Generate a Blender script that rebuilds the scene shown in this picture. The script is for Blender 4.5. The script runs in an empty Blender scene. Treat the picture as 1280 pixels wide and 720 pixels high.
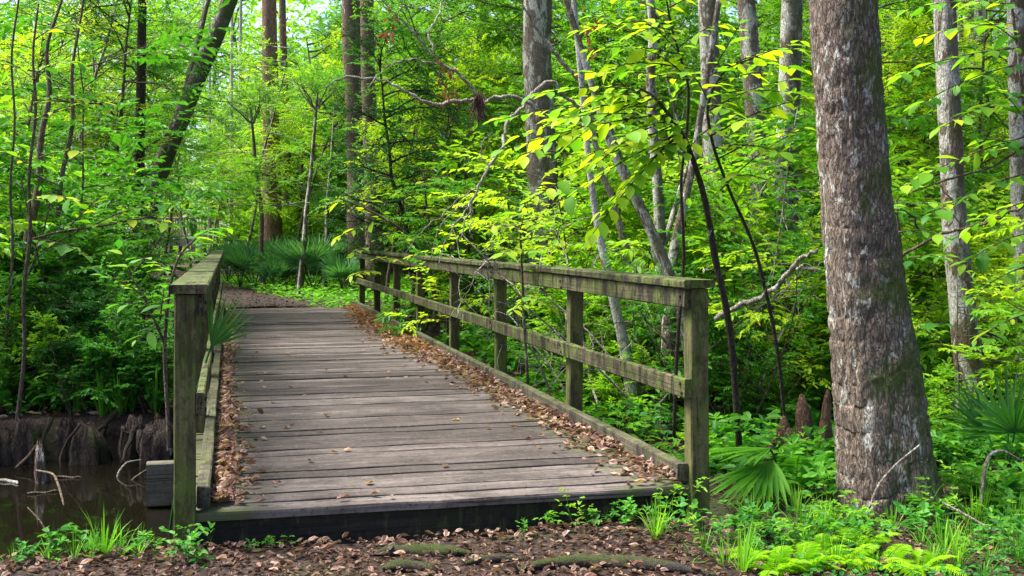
import bpy, math
import numpy as np
from mathutils import Vector, Matrix

# ------------------------------------------------------------------ camera, sky, sun, exposure
SC = bpy.context.scene
COL = SC.collection
F, HX, HY, CZ = 1412.0, 640.0, 298.0, 1.213      # focal length and horizon in photo pixels, eye height above deck

cam_d = bpy.data.cameras.new("camera")
cam = bpy.data.objects.new("camera", cam_d)
COL.objects.link(cam)
cam.location = (0, 0, CZ)
cam.rotation_euler = (math.radians(90), 0, 0)
cam_d.sensor_width = 36.0
cam_d.lens = F / 1280.0 * 36.0
cam_d.shift_y = -(360.0 - HY) / 1280.0
cam_d.clip_start = 0.05
cam_d.clip_end = 1500.0
SC.camera = cam

SUN_EL, SUN_AZ = 62.0, -78.0                      # azimuth from +Y (view direction), negative = towards -X
world = bpy.data.worlds.new("World")
SC.world = world
world.use_nodes = True
wn = world.node_tree
wn.nodes.clear()
w_out = wn.nodes.new("ShaderNodeOutputWorld")
w_bg = wn.nodes.new("ShaderNodeBackground")
w_sky = wn.nodes.new("ShaderNodeTexSky")
w_sky.sky_type = 'NISHITA'
w_sky.sun_disc = False
w_sky.sun_elevation = math.radians(SUN_EL)
w_sky.sun_rotation = math.radians(SUN_AZ)
w_sky.air_density = 0.6
w_sky.dust_density = 3.0
w_sky.ozone_density = 0.6
w_bg.inputs["Strength"].default_value = 0.15
wn.links.new(w_sky.outputs[0], w_bg.inputs[0])
wn.links.new(w_bg.outputs[0], w_out.inputs[0])

sun_d = bpy.data.lights.new("sun", 'SUN')
sun_d.energy = 3.8
sun_d.angle = math.radians(24.0)
sun_d.color = (1.0, 0.97, 0.90)
sun = bpy.data.objects.new("sun", sun_d)
COL.objects.link(sun)
_el, _az = math.radians(SUN_EL), math.radians(SUN_AZ)
_sd = Vector((math.sin(_az) * math.cos(_el), math.cos(_az) * math.cos(_el), math.sin(_el)))
sun.rotation_euler = (-_sd).to_track_quat('-Z', 'Y').to_euler()
sun.location = (0, 0, 30)

SC.view_settings.view_transform = 'Standard'
SC.view_settings.look = 'None'
SC.view_settings.exposure = 1.66
SC.view_settings.gamma = 1.0
SC.render.engine = 'CYCLES'
cy = SC.cycles
cy.max_bounces = 7
cy.diffuse_bounces = 5
cy.glossy_bounces = 2
cy.transmission_bounces = 5
cy.transparent_max_bounces = 4
cy.sample_clamp_indirect = 6.0
cy.use_denoising = True
cy.caustics_reflective = False
cy.caustics_refractive = False

# ------------------------------------------------------------------ helpers
UP = np.array([0.0, 0.0, 1.0])


def nrm(a):
    return a / np.maximum(np.linalg.norm(a, axis=-1, keepdims=True), 1e-9)


def px(x, y, d):
    """photo pixel + distance -> point"""
    return np.array([(x - HX) / F * d, d, CZ - (y - HY) / F * d])


def _hash(ix, iy, seed):
    n = (ix.astype(np.int64) * 374761393 + iy.astype(np.int64) * 668265263 + seed * 144665) & 0x7fffffff
    n = ((n ^ (n >> 13)) * 1274126177) & 0x7fffffff
    return ((n ^ (n >> 16)) & 0xffff) / 65535.0


def vnoise(x, y, seed=0):
    x = np.asarray(x, float); y = np.asarray(y, float)
    ix, iy = np.floor(x), np.floor(y)
    fx, fy = x - ix, y - iy
    fx = fx * fx * (3 - 2 * fx); fy = fy * fy * (3 - 2 * fy)
    a, b = _hash(ix, iy, seed), _hash(ix + 1, iy, seed)
    c, d = _hash(ix, iy + 1, seed), _hash(ix + 1, iy + 1, seed)
    return (a + (b - a) * fx) * (1 - fy) + (c + (d - c) * fx) * fy


def fbm(x, y, seed=0, o=4):
    s, a, t = 0, 0.5, 0
    for i in range(o):
        s = s + a * vnoise(x * 2 ** i, y * 2 ** i, seed + i * 17); t += a; a *= 0.5
    return s / t


def smooth(e0, e1, x):
    t = np.clip((np.asarray(x, float) - e0) / (e1 - e0), 0, 1)
    return t * t * (3 - 2 * t)


def mesh_np(name, V, faces, mats, tint=None, smooth_shade=False, mat_idx=None):
    """faces: list of int arrays (n,k)"""
    V = np.asarray(V, np.float32).reshape(-1, 3)
    me = bpy.data.meshes.new(name)
    faces = [np.asarray(f, np.int32) for f in faces if len(f)]
    nl = sum(f.size for f in faces)
    npoly = sum(len(f) for f in faces)
    me.vertices.add(len(V))
    me.vertices.foreach_set("co", V.ravel())
    me.loops.add(nl)
    me.loops.foreach_set("vertex_index", np.concatenate([f.ravel() for f in faces]))
    me.polygons.add(npoly)
    tot = np.concatenate([np.full(len(f), f.shape[1], np.int32) for f in faces])
    st = np.concatenate([[0], np.cumsum(tot)[:-1]]).astype(np.int32)
    me.polygons.foreach_set("loop_start", st)
    me.polygons.foreach_set("loop_total", tot)
    me.polygons.foreach_set("use_smooth", np.full(npoly, bool(smooth_shade)))
    if mat_idx is not None:
        me.polygons.foreach_set("material_index", np.asarray(mat_idx, np.int32))
    me.update(calc_edges=True)
    if tint is not None:
        at = me.attributes.new("tint", 'FLOAT', 'POINT')
        at.data.foreach_set("value", np.asarray(tint, np.float32))
    for m in (mats if isinstance(mats, (list, tuple)) else [mats]):
        me.materials.append(m)
    return me


def obj(name, me, parent=None, loc=(0, 0, 0), rot=(0, 0, 0), scale=(1, 1, 1)):
    o = bpy.data.objects.new(name, me)
    COL.objects.link(o)
    o.location = loc; o.rotation_euler = rot; o.scale = scale
    if parent is not None:
        o.parent = parent
    return o


def tag(o, label=None, cat=None, group=None, kind=None):
    if label: o["label"] = label
    if cat: o["category"] = cat
    if group: o["group"] = group
    if kind: o["kind"] = kind
    return o


def thing(name, label, cat, loc=(0, 0, 0), group=None, rot=(0, 0, 0), s=1.0):
    o = obj(name, None, None, loc, rot, (s, s, s))
    o.empty_display_size = 0.1
    return tag(o, label, cat, group)


class MB:
    """collects shapes into one mesh"""
    def __init__(self):
        self.V, self.Fq, self.n = [], {}, 0

    def add(self, V, faces):
        V = np.asarray(V, float).reshape(-1, 3)
        for f in faces:
            f = np.asarray(f, int)
            if len(f):
                self.Fq.setdefault(f.shape[1], []).append(f + self.n)
        self.V.append(V); self.n += len(V)

    def box(self, lo, hi, bev=0.004, jit=0.0, rng=None):
        """bevelled box (12 corners chamfered along the long edges)"""
        lo, hi = np.asarray(lo, float), np.asarray(hi, float)
        b = min(bev, 0.45 * (hi - lo).min())
        ax = int(np.argmax(hi - lo)); a1, a2 = [(1, 2), (0, 2), (0, 1)][ax]
        prof = [(lo[a1] + b, lo[a2]), (hi[a1] - b, lo[a2]), (hi[a1], lo[a2] + b), (hi[a1], hi[a2] - b),
                (hi[a1] - b, hi[a2]), (lo[a1] + b, hi[a2]), (lo[a1], hi[a2] - b), (lo[a1], lo[a2] + b)]
        V = []
        for e in (lo[ax], hi[ax]):
            for p, q in prof:
                v = [0, 0, 0]; v[ax] = e; v[a1] = p; v[a2] = q; V.append(v)
        side = [[i, (i + 1) % 8, 8 + (i + 1) % 8, 8 + i] for i in range(8)]
        V = np.array(V)
        if jit and rng is not None:
            V = V + rng.normal(0, jit, V.shape)
        self.add(V, [side, [list(range(7, -1, -1)), list(range(8, 16))]])

    def tube(self, pts, rad, sides=6, cap=True, wob=0.0, rng=None, flute=None):
        pts = np.asarray(pts, float); n = len(pts)
        rad = np.broadcast_to(np.asarray(rad, float), (n,))
        T = np.gradient(pts, axis=0); T = nrm(T)
        ref = np.where(np.abs(T[:, 2:3]) > 0.9, np.array([[1.0, 0, 0]]), np.array([[0, 0, 1.0]]))
        if np.abs(T[:, 2]).max() > 0.9 or np.abs(T[:, 2]).min() < 0.9:
            mref = np.array([1.0, 0, 0]) if np.abs(T[:, 2]).mean() > 0.6 else np.array([0, 0, 1.0])
            ref = np.repeat(mref[None], n, 0)
        A = nrm(np.cross(T, ref)); B = np.cross(T, A)
        th = np.linspace(0, 2 * np.pi, sides, endpoint=False)
        R = rad[:, None] * np.ones((1, sides))
        if wob and rng is not None:
            R = R * (1 + rng.normal(0, wob, R.shape))
        if flute is not None:
            R = R * flute(np.linspace(0, 1, n)[:, None], th[None, :])
        V = pts[:, None, :] + R[..., None] * (np.cos(th)[None, :, None] * A[:, None, :] + np.sin(th)[None, :, None] * B[:, None, :])
        i = np.arange(n - 1)[:, None] * sides; j = np.arange(sides)[None, :]; k = (j + 1) % sides
        q = np.stack([i + j, i + k, i + sides + k, i + sides + j], -1).reshape(-1, 4)
        fs = [q]
        if cap:
            fs.append([list(range(sides - 1, -1, -1)), list(range((n - 1) * sides, n * sides))])
        self.add(V, fs)

    def mesh(self, name, mats, smooth_shade=False):
        return mesh_np(name, np.concatenate(self.V), [np.concatenate(v) for v in self.Fq.values()], mats, None, smooth_shade)


# leaf templates: x along the leaf, y across (scaled by width), z up
T_DIAMOND = (np.array([(0, 0, 0), (.42, .5, .07), (1, 0, -.06), (.42, -.5, .07)]), np.array([[0, 1, 2, 3]]))
T_OVATE = (np.array([(0, 0, 0), (.28, .46, .08), (.68, .40, .05), (1, 0, -.12), (.68, -.40, .05), (.28, -.46, .08)]),
           np.array([[0, 3, 2, 1], [0, 5, 4, 3]]))
T_CURL = (np.array([(0, 0, 0.1), (.3, .45, .22), (.7, .36, .28), (1, 0, .12), (.66, -.34, .26), (.34, -.42, .12), (.5, 0, 0)]),
          np.array([[0, 6, 2, 1], [6, 3, 3, 2], [0, 5, 4, 6], [6, 4, 3, 3]]))


def leaf_arrays(pos, d, n, size, width, templ):
    tv, tf = templ
    d = nrm(d); s = nrm(np.cross(n, d)); n = np.cross(d, s)
    size = np.broadcast_to(size, (len(pos),))[:, None, None]
    width = np.broadcast_to(width, (len(pos),))[:, None, None]
    V = pos[:, None, :] + size * (tv[None, :, 0:1] * d[:, None, :] + width * tv[None, :, 1:2] * s[:, None, :] + tv[None, :, 2:3] * n[:, None, :])
    nv = len(tv)
    Fc = tf[None] + (np.arange(len(pos)) * nv)[:, None, None]
    return V.reshape(-1, 3), Fc.reshape(-1, tf.shape[1]), nv


def leaf_mesh(name, rng, pos, d, n, size, width, templ, mat, tint=None):
    V, Fc, nv = leaf_arrays(pos, d, n, size, width, templ)
    if templ is T_CURL:
        tri = []
        quad = Fc.reshape(-1, 4, 4)
        qa = np.concatenate([quad[:, 0], quad[:, 2]])
        ta = np.concatenate([quad[:, 1][:, [0, 1, 3]], quad[:, 3][:, [0, 1, 2]]])
        faces = [qa, ta]
    else:
        faces = [Fc]
    t = rng.random(len(pos)) if tint is None else tint
    return mesh_np(name, V, faces, mat, np.repeat(t, nv))


def twig_leaves(rng, P, D, L, k, size, ang=52, droop=0.2, flat=0.28, jit=0.18):
    """leaves set alternately along twigs -> pos, dir, normal, size, tint"""
    T = len(P)
    t = (np.arange(k) + 0.6) / k
    tt = t[None, :] + rng.normal(0, 0.25 / k, (T, k))
    L_ = np.broadcast_to(L, (T,))[:, None]
    pos = P[:, None] + D[:, None] * (L_ * tt)[..., None]
    pos[..., 2] -= droop * 0.5 * L_ * tt ** 2
    side = nrm(np.cross(D, UP + 1e-3))
    sg = np.where(np.arange(k) % 2 == 0, 1.0, -1.0)[None, :, None] * np.where(rng.random((T, 1, 1)) < .5, 1, -1)
    a = np.radians(ang) * (1 - 0.55 * t)[None, :, None]
    d = D[:, None] * np.cos(a) + side[:, None] * sg * np.sin(a) + rng.normal(0, jit, (T, k, 3))
    d[..., 2] -= droop
    n = UP + rng.normal(0, flat, (T, k, 3))
    sz = size * rng.uniform(.65, 1.15, (T, k)) * (0.75 + 0.35 * np.sin(np.pi * np.clip(t, 0, 1)))[None]
    tint = np.clip(rng.random((T, 1)) * .7 + rng.random((T, k)) * .3, 0, 1)
    return pos.reshape(-1, 3), d.reshape(-1, 3), n.reshape(-1, 3), sz.ravel(), tint.ravel()


def poly(rng, p0, d0, length, n=6, wander=0.15, lift=0.0):
    d = nrm(np.asarray(d0, float)); pts = [np.asarray(p0, float)]
    for i in range(n):
        d = nrm(d + rng.normal(0, wander, 3) + np.array([0, 0, lift]))
        pts.append(pts[-1] + d * length / n)
    return np.array(pts)


def along(pts, t):
    x = t * (len(pts) - 1); i = min(int(x), len(pts) - 2); f = x - i
    return pts[i] * (1 - f) + pts[i + 1] * f, nrm(pts[i + 1] - pts[i])


def grow(rng, stems, n1, l1, n2, l2, n3, l3, t0=.25, elev=(5, 45), shrink=.55, wander=.13, lift=.0, r1=.012, flatz=.25):
    """stems: list of (pts, radii). -> MB of side wood, twig arrays"""
    wood = []; P, D, L = [], [], []
    per = max(1, n1 // len(stems))
    for pts, rad in stems:
        for i in range(per):
            t = t0 + (1 - t0) * (i + rng.random()) / per
            p, d = along(pts, min(t, .995))
            az = rng.random() * 2 * np.pi; e = np.radians(rng.uniform(*elev))
            bd = np.array([math.cos(az) * math.cos(e), math.sin(az) * math.cos(e), math.sin(e)])
            ln = l1 * rng.uniform(.7, 1.2) * (1 - shrink * (t - t0) / (1 - t0))
            b = poly(rng, p, bd, ln, 5, wander, lift)
            wood.append((b, np.linspace(r1, r1 * .35, 6), 4))
            for j in range(n2):
                t2 = .2 + .8 * (j + rng.random()) / n2
                p2, d2 = along(b, min(t2, .99))
                dd = nrm(d2 + rng.normal(0, .75, 3) * np.array([1, 1, flatz]))
                c = poly(rng, p2, dd, l2 * rng.uniform(.6, 1.25), 3, wander, 0)
                wood.append((c, np.linspace(r1 * .4, r1 * .15, 4), 3))
                for m in range(n3):
                    t3 = .1 + .9 * (m + rng.random()) / n3
                    p3, d3 = along(c, min(t3, .99))
                    P.append(p3); D.append(nrm(d3 + rng.normal(0, .8, 3) * np.array([1, 1, flatz]))); L.append(l3 * rng.uniform(.6, 1.2))
    return wood, np.array(P), np.array(D), np.array(L)


# ------------------------------------------------------------------ materials
def new_mat(name):
    m = bpy.data.materials.new(name); m.use_nodes = True
    nt = m.node_tree; nt.nodes.clear()
    return m, nt


def N(nt, typ, **kw):
    n = nt.nodes.new(typ)
    for k, v in kw.items():
        if k.startswith("i_"):
            n.inputs[k[2:].replace("_", " ")].default_value = v
        else:
            setattr(n, k, v)
    return n


def ramp(nt, fac, stops):
    r = nt.nodes.new("ShaderNodeValToRGB")
    el = r.color_ramp.elements
    while len(el) < len(stops): el.new(0.5)
    for e, (p, c) in zip(el, stops):
        e.position = p; e.color = (c, c, c, 1) if isinstance(c, (int, float)) else (*c, 1)
    nt.links.new(fac, r.inputs[0])
    return r.outputs[0]


def mixc(nt, fac, a, b, typ='MIX'):
    m = nt.nodes.new("ShaderNodeMix"); m.data_type = 'RGBA'; m.blend_type = typ
    for s, v in ((0, fac), (6, a), (7, b)):
        if isinstance(v, (int, float)): m.inputs[s].default_value = v
        elif isinstance(v, tuple): m.inputs[s].default_value = (*v, 1)
        else: nt.links.new(v, m.inputs[s])
    return m.outputs[2]


def math_(nt, op, a, b=None, clamp=False):
    m = nt.nodes.new("ShaderNodeMath"); m.operation = op; m.use_clamp = clamp
    for i, v in enumerate((a, b)):
        if v is None: continue
        if isinstance(v, (int, float)): m.inputs[i].default_value = v
        else: nt.links.new(v, m.inputs[i])
    return m.outputs[0]


def coords(nt, scale=(1, 1, 1), kind="Object", rand=False):
    tc = nt.nodes.new("ShaderNodeTexCoord")
    mp = nt.nodes.new("ShaderNodeMapping"); mp.inputs["Scale"].default_value = scale
    nt.links.new(tc.outputs[kind], mp.inputs[0])
    if rand:
        oi = nt.nodes.new("ShaderNodeObjectInfo")
        cb = nt.nodes.new("ShaderNodeCombineXYZ")
        for i in range(3):
            nt.links.new(math_(nt, 'MULTIPLY', oi.outputs["Random"], 37.0 + 11 * i), cb.inputs[i])
        nt.links.new(cb.outputs[0], mp.inputs["Location"])
    return mp.outputs[0]


def noise(nt, vec, scale, detail=4, rough=.55, dist=0.0):
    n = nt.nodes.new("ShaderNodeTexNoise")
    n.inputs["Scale"].default_value = scale; n.inputs["Detail"].default_value = detail
    n.inputs["Roughness"].default_value = rough; n.inputs["Distortion"].default_value = dist
    nt.links.new(vec, n.inputs["Vector"])
    return n.outputs["Fac"]


def voronoi(nt, vec, scale, feature='F1'):
    n = nt.nodes.new("ShaderNodeTexVoronoi"); n.feature = feature
    n.inputs["Scale"].default_value = scale
    nt.links.new(vec, n.inputs["Vector"])
    return n


def finish(nt, m, col, rough=.85, bump=None, bstr=.5, bdist=.01, spec=.25):
    b = nt.nodes.new("ShaderNodeBsdfPrincipled")
    if isinstance(col, tuple): b.inputs["Base Color"].default_value = (*col, 1)
    else: nt.links.new(col, b.inputs["Base Color"])
    if isinstance(rough, (int, float)): b.inputs["Roughness"].default_value = rough
    else: nt.links.new(rough, b.inputs["Roughness"])
    b.inputs["Specular IOR Level"].default_value = spec
    if bump is not None:
        bp = nt.nodes.new("ShaderNodeBump"); bp.inputs["Strength"].default_value = bstr; bp.inputs["Distance"].default_value = bdist
        nt.links.new(bump, bp.inputs["Height"]); nt.links.new(bp.outputs[0], b.inputs["Normal"])
    o = nt.nodes.new("ShaderNodeOutputMaterial")
    nt.links.new(b.outputs[0], o.inputs[0])
    return m


def leaf_mat(name, c0, c1, c2, trans=.42, gloss=.5, ospread=.35):
    """leaf colours c0..c2 by each leaf's own tint; reflects and lets light through"""
    m, nt = new_mat(name)
    at = N(nt, "ShaderNodeAttribute", attribute_name="tint")
    oi = nt.nodes.new("ShaderNodeObjectInfo")
    f = math_(nt, 'ADD', math_(nt, 'MULTIPLY', at.outputs["Fac"], 1 - ospread), math_(nt, 'MULTIPLY', oi.outputs["Random"], ospread))
    col = ramp(nt, f, [(0.05, c0), (0.5, c1), (0.95, c2)])
    pb = nt.nodes.new("ShaderNodeBsdfPrincipled")
    pb.inputs["Roughness"].default_value = gloss; pb.inputs["Specular IOR Level"].default_value = .2
    nt.links.new(col, pb.inputs["Base Color"])
    tr = nt.nodes.new("ShaderNodeBsdfTranslucent")
    tcol = mixc(nt, 1.0, col, (1.32, 1.38, .5), 'MULTIPLY')
    nt.links.new(tcol, tr.inputs[0])
    ms = nt.nodes.new("ShaderNodeMixShader"); ms.inputs[0].default_value = trans
    nt.links.new(pb.outputs[0], ms.inputs[1]); nt.links.new(tr.outputs[0], ms.inputs[2])
    o = nt.nodes.new("ShaderNodeOutputMaterial"); nt.links.new(ms.outputs[0], o.inputs[0])
    return m


def bark_mat(name, base, dark, lichen=.3, moss=.3, mossdir=(1, .3, 0), lich_col=(.52, .51, .44), plate=(42, 42, 12), moss_col=(.07, .10, .015), lsc=6.5):
    m, nt = new_mat(name)
    v = coords(nt, (1, 1, 1), "Object", True)
    vs0 = coords(nt, plate, "Object", True)
    dn = nt.nodes.new("ShaderNodeTexNoise"); dn.inputs["Scale"].default_value = .55; dn.inputs["Detail"].default_value = 4
    nt.links.new(vs0, dn.inputs["Vector"])
    va = N(nt, "ShaderNodeVectorMath", operation='MULTIPLY_ADD'); va.inputs[1].default_value = (2.2, 2.2, 2.2)
    nt.links.new(dn.outputs["Color"], va.inputs[0]); nt.links.new(vs0, va.inputs[2])
    vs = va.outputs[0]
    vd = voronoi(nt, vs, 1.5, 'DISTANCE_TO_EDGE').outputs["Distance"]
    nf = noise(nt, vs, 1.6, 7, .75)
    crack = math_(nt, 'ADD', ramp(nt, vd, [(0.0, 0.0), (0.22, .8)]), math_(nt, 'MULTIPLY', ramp(nt, nf, [(.3, 0.0), (.6, 1.0)]), .5), True)
    col = mixc(nt, ramp(nt, nf, [(.3, 0.0), (.7, 1.0)]), dark, base)
    big = noise(nt, v, 2.2, 3)
    col = mixc(nt, ramp(nt, big, [(.35, 0.0), (.7, .55)]), col, tuple(min(1, c * 1.35) for c in base))
    col = mixc(nt, ramp(nt, noise(nt, v, 85, 3, .7), [(.5, 0.0), (.75, .6)]), col, tuple(min(1, c * 1.9) for c in base))
    col = mixc(nt, crack, mixc(nt, .4, dark, (.02, .015, .012)), col)
    # pale crusts of lichen
    ln = noise(nt, coords(nt, (1, 1, .45), "Object", True), lsc, 6, .7, .6)
    lm = ramp(nt, ln, [(max(0, .66 - lichen * .35), 0.0), (max(.02, .70 - lichen * .35), 1.0)])
    lf = math_(nt, 'MULTIPLY', lm, ramp(nt, noise(nt, v, 60, 3), [(.3, .35), (.55, 1.0)]))
    lf = math_(nt, 'MULTIPLY', lf, ramp(nt, crack, [(0, .35), (.6, 1.0)]))
    col = mixc(nt, lf, col, lich_col)
    # moss grows thicker on one side
    g = nt.nodes.new("ShaderNodeNewGeometry")
    dt = N(nt, "ShaderNodeVectorMath", operation='DOT_PRODUCT'); dt.inputs[1].default_value = Vector(mossdir).normalized()
    nt.links.new(g.outputs["Normal"], dt.inputs[0])
    mn = math_(nt, 'ADD', noise(nt, v, 4.0, 5, .65), math_(nt, 'MULTIPLY', dt.outputs["Value"], .22))
    mf = ramp(nt, mn, [(max(.05, .72 - moss * .4), 0.0), (max(.1, .9 - moss * .4), .85)])
    col = mixc(nt, mf, col, moss_col)
    h = math_(nt, 'ADD', math_(nt, 'MULTIPLY', crack, .8), math_(nt, 'MULTIPLY', nf, .7))
    return finish(nt, m, col, .9, h, .9, .018)


M = {}
M['leaf_mid'] = leaf_mat("leaf_mid", (.030, .135, .016), (.065, .225, .02), (.13, .33, .022), ospread=.5)
M['leaf_light'] = leaf_mat("leaf_light", (.07, .215, .016), (.145, .335, .02), (.265, .445, .024), .5, ospread=.5)
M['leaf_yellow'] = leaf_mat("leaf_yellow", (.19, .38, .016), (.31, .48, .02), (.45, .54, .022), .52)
M['leaf_dark'] = leaf_mat("leaf_dark", (.016, .08, .016), (.03, .125, .02), (.06, .19, .022), .34, .4)
M['leaf_blue'] = leaf_mat("leaf_blue", (.025, .10, .045), (.05, .16, .06), (.095, .24, .075), .32, .45)
M['leaf_herb'] = leaf_mat("leaf_herb", (.024, .13, .022), (.055, .225, .028), (.125, .35, .03), .42, ospread=.5)
M['fern'] = leaf_mat("fern", (.035, .17, .016), (.08, .28, .02), (.17, .41, .02), .5)
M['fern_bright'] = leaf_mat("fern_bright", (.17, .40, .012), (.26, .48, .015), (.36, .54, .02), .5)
M['grass'] = leaf_mat("grass", (.05, .20, .018), (.11, .32, .024), (.22, .44, .035), .45)
M['dead_leaf'] = leaf_mat("dead_leaf", (.09, .042, .03), (.20, .11, .082), (.44, .31, .25), .2, .7, .1)
M['dead_leaf_dark'] = leaf_mat("dead_leaf_dark", (.035, .018, .013), (.10, .055, .04), (.26, .17, .125), .15, .7, .1)
M['dead_leaf_orange'] = leaf_mat("dead_leaf_orange", (.09, .042, .026), (.23, .115, .068), (.42, .26, .165), .25, .7, .1)
M['dry_red'] = leaf_mat("dry_red", (.14, .045, .03), (.25, .08, .04), (.36, .15, .07), .3, .7)
M['bark_oak'] = bark_mat("bark_oak", (.22, .17, .13), (.065, .047, .036), .29, .56, (1, -.12, 0), lsc=15.0)
M['bark_pale'] = bark_mat("bark_pale", (.20, .15, .10), (.075, .05, .034), .60, .40, (.6, -.8, 0), (.60, .58, .50), moss_col=(.085, .075, .022))
M['bark_brown'] = bark_mat("bark_brown", (.20, .14, .10), (.07, .045, .035), .12, .2)
M['bark_red'] = bark_mat("bark_red", (.24, .14, .10), (.09, .05, .04), .05, .1, plate=(20, 20, 4))
M['bark_grey'] = bark_mat("bark_grey", (.21, .17, .125), (.085, .062, .045), .40, .34, moss_col=(.08, .085, .02))
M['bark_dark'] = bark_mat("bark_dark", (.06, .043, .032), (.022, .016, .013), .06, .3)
M['bark_white'] = bark_mat("bark_white", (.5, .47, .42), (.25, .22, .18), .5, .05)
M['twig'] = bark_mat("twig", (.17, .125, .085), (.07, .05, .035), .15, .15)
M['dead_wood'] = bark_mat("dead_wood", (.36, .31, .25), (.16, .125, .09), .35, .1)
M['root'] = bark_mat("root", (.085, .07, .06), (.03, .024, .02), .06, .42, (0, 0, 1), plate=(95, 95, 95))
M['hang_moss'] = bark_mat("hang_moss", (.14, .07, .05), (.05, .03, .025), .0, .0)


def wood_mat(name, c_dark, c_mid, c_light, moss, moss_c1, moss_c2, axis=0, ends=None, rough=.85, topmoss=.0, rnd=.5, stain=.6, streak=None):
    """weathered board; grain runs along local `axis`; algae stains"""
    m, nt = new_mat(name)
    sc = [26, 26, 26]; sc[axis] = 1.1
    vg = coords(nt, tuple(sc), "Object", True)
    v = coords(nt, (1, 1, 1), "Object", True)
    g1 = noise(nt, vg, 1.0, 6, .65, .4)
    sc2 = [110, 110, 110]; sc2[axis] = 2.2
    g2 = noise(nt, coords(nt, tuple(sc2), "Object", True), 1.0, 3, .6)
    oi = nt.nodes.new("ShaderNodeObjectInfo")
    f = math_(nt, 'ADD', math_(nt, 'MULTIPLY', g1, .75), math_(nt, 'MULTIPLY', g2, .35))
    f = math_(nt, 'ADD', f, math_(nt, 'MULTIPLY', math_(nt, 'SUBTRACT', oi.outputs["Random"], .5), rnd * .3))
    col = ramp(nt, f, [(.28, c_dark), (.52, c_mid), (.8, c_light)])
    blot = noise(nt, v, 2.3, 6, .75, .4)
    col = mixc(nt, ramp(nt, blot, [(.42, 0.0), (.66, .75)]), col, tuple(c * .7 for c in c_dark))
    spk = noise(nt, v, 34, 4, .8)
    col = mixc(nt, ramp(nt, spk, [(.54, 0.0), (.68, stain)]), col, tuple(c * .35 for c in c_dark))
    col = mixc(nt, ramp(nt, spk, [(.30, stain * .7), (.42, 0.0)]), col, tuple(min(1, c * 1.25) for c in c_light))
    # split checks along the grain
    sc3 = [70, 70, 70]; sc3[axis] = .9
    ck = noise(nt, coords(nt, tuple(sc3), "Object", True), 1.0, 2, .5)
    ckm = ramp(nt, ck, [(.27, 1.0), (.33, 0.0)])
    col = mixc(nt, math_(nt, 'MULTIPLY', ckm, .8), col, tuple(c * .22 for c in c_dark))
    mn = noise(nt, coords(nt, (3, 3, 1.4), "Object", True), 2.0, 6, .7, .3)
    if topmoss:
        g = nt.nodes.new("ShaderNodeNewGeometry")
        sx = nt.nodes.new("ShaderNodeSeparateXYZ"); nt.links.new(g.outputs["Normal"], sx.inputs[0])
        mn = math_(nt, 'ADD', mn, math_(nt, 'MULTIPLY', sx.outputs[2], topmoss))
    if ends is not None:   # algae stain that creeps in from the board ends
        tc = nt.nodes.new("ShaderNodeTexCoord"); sp = nt.nodes.new("ShaderNodeSeparateXYZ")
        nt.links.new(tc.outputs["Object"], sp.inputs[0])
        ax = math_(nt, 'ABSOLUTE', sp.outputs[axis])
        e = ramp(nt, math_(nt, 'DIVIDE', ax, ends), [(.58, 0.0), (1.0, .40)])
        mn = math_(nt, 'ADD', mn, e)
    mf = ramp(nt, mn, [(max(.02, .70 - moss * .5), 0.0), (max(.06, .86 - moss * .5), .9)])
    mc = mixc(nt, noise(nt, v, 17, 4), moss_c1, moss_c2)
    col = mixc(nt, mf, col, mc)
    if streak:      # run-off streaks: pale algae crust and black damp
        s1 = noise(nt, coords(nt, (11, 11, 2.6), "Object", True), 1.6, 6, .75, .5)
        col = mixc(nt, ramp(nt, s1, [(.53, 0.0), (.63, streak)]), col, (.14, .17, .04))
        s2 = noise(nt, coords(nt, (7, 7, 2.2), "Object", True), 1.5, 6, .78, .3)
        col = mixc(nt, ramp(nt, s2, [(.48, 0.0), (.56, min(.97, streak * 1.25))]), col, (.015, .012, .008))
        s3 = noise(nt, v, 60, 3, .8)
        col = mixc(nt, ramp(nt, s3, [(.5, 0.0), (.7, streak * .8)]), col, tuple(c * .4 for c in c_dark))
    h = math_(nt, 'ADD', math_(nt, 'MULTIPLY', g1, .6), math_(nt, 'MULTIPLY', g2, .5))
    h = math_(nt, 'SUBTRACT', h, math_(nt, 'MULTIPLY', ckm, .8))
    return finish(nt, m, col, rough, h, .9, .009)


M['plank'] = wood_mat("plank", (.029, .022, .019), (.079, .064, .056), (.18, .15, .134), .12, (.045, .055, .02), (.085, .095, .035), 0, 1.2, rnd=1.0, stain=.75)
M['post'] = wood_mat("post", (.04, .032, .015), (.105, .09, .036), (.19, .175, .07), .47, (.036, .064, .008), (.115, .155, .022), 2, streak=.45)
M['rail'] = wood_mat("rail", (.026, .019, .012), (.075, .056, .032), (.18, .15, .08), .54, (.024, .046, .005), (.11, .155, .018), 1, topmoss=.05, stain=.85, streak=.75)
M['kerb'] = wood_mat("kerb", (.03, .024, .017), (.075, .062, .044), (.155, .13, .09), .36, (.026, .043, .009), (.085, .105, .022), 1, topmoss=.10, stain=.8, streak=.6)
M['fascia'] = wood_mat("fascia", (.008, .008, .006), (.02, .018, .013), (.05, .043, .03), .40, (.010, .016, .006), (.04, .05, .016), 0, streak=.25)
M['beam'] = wood_mat("beam", (.05, .045, .03), (.10, .09, .065), (.16, .145, .11), .35, (.04, .06, .02), (.08, .11, .03), 0)
M['far_wood'] = wood_mat("far_wood", (.24, .21, .19), (.38, .34, .31), (.5, .46, .42), .0, (.1, .1, .06), (.12, .13, .07), 0)


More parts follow.
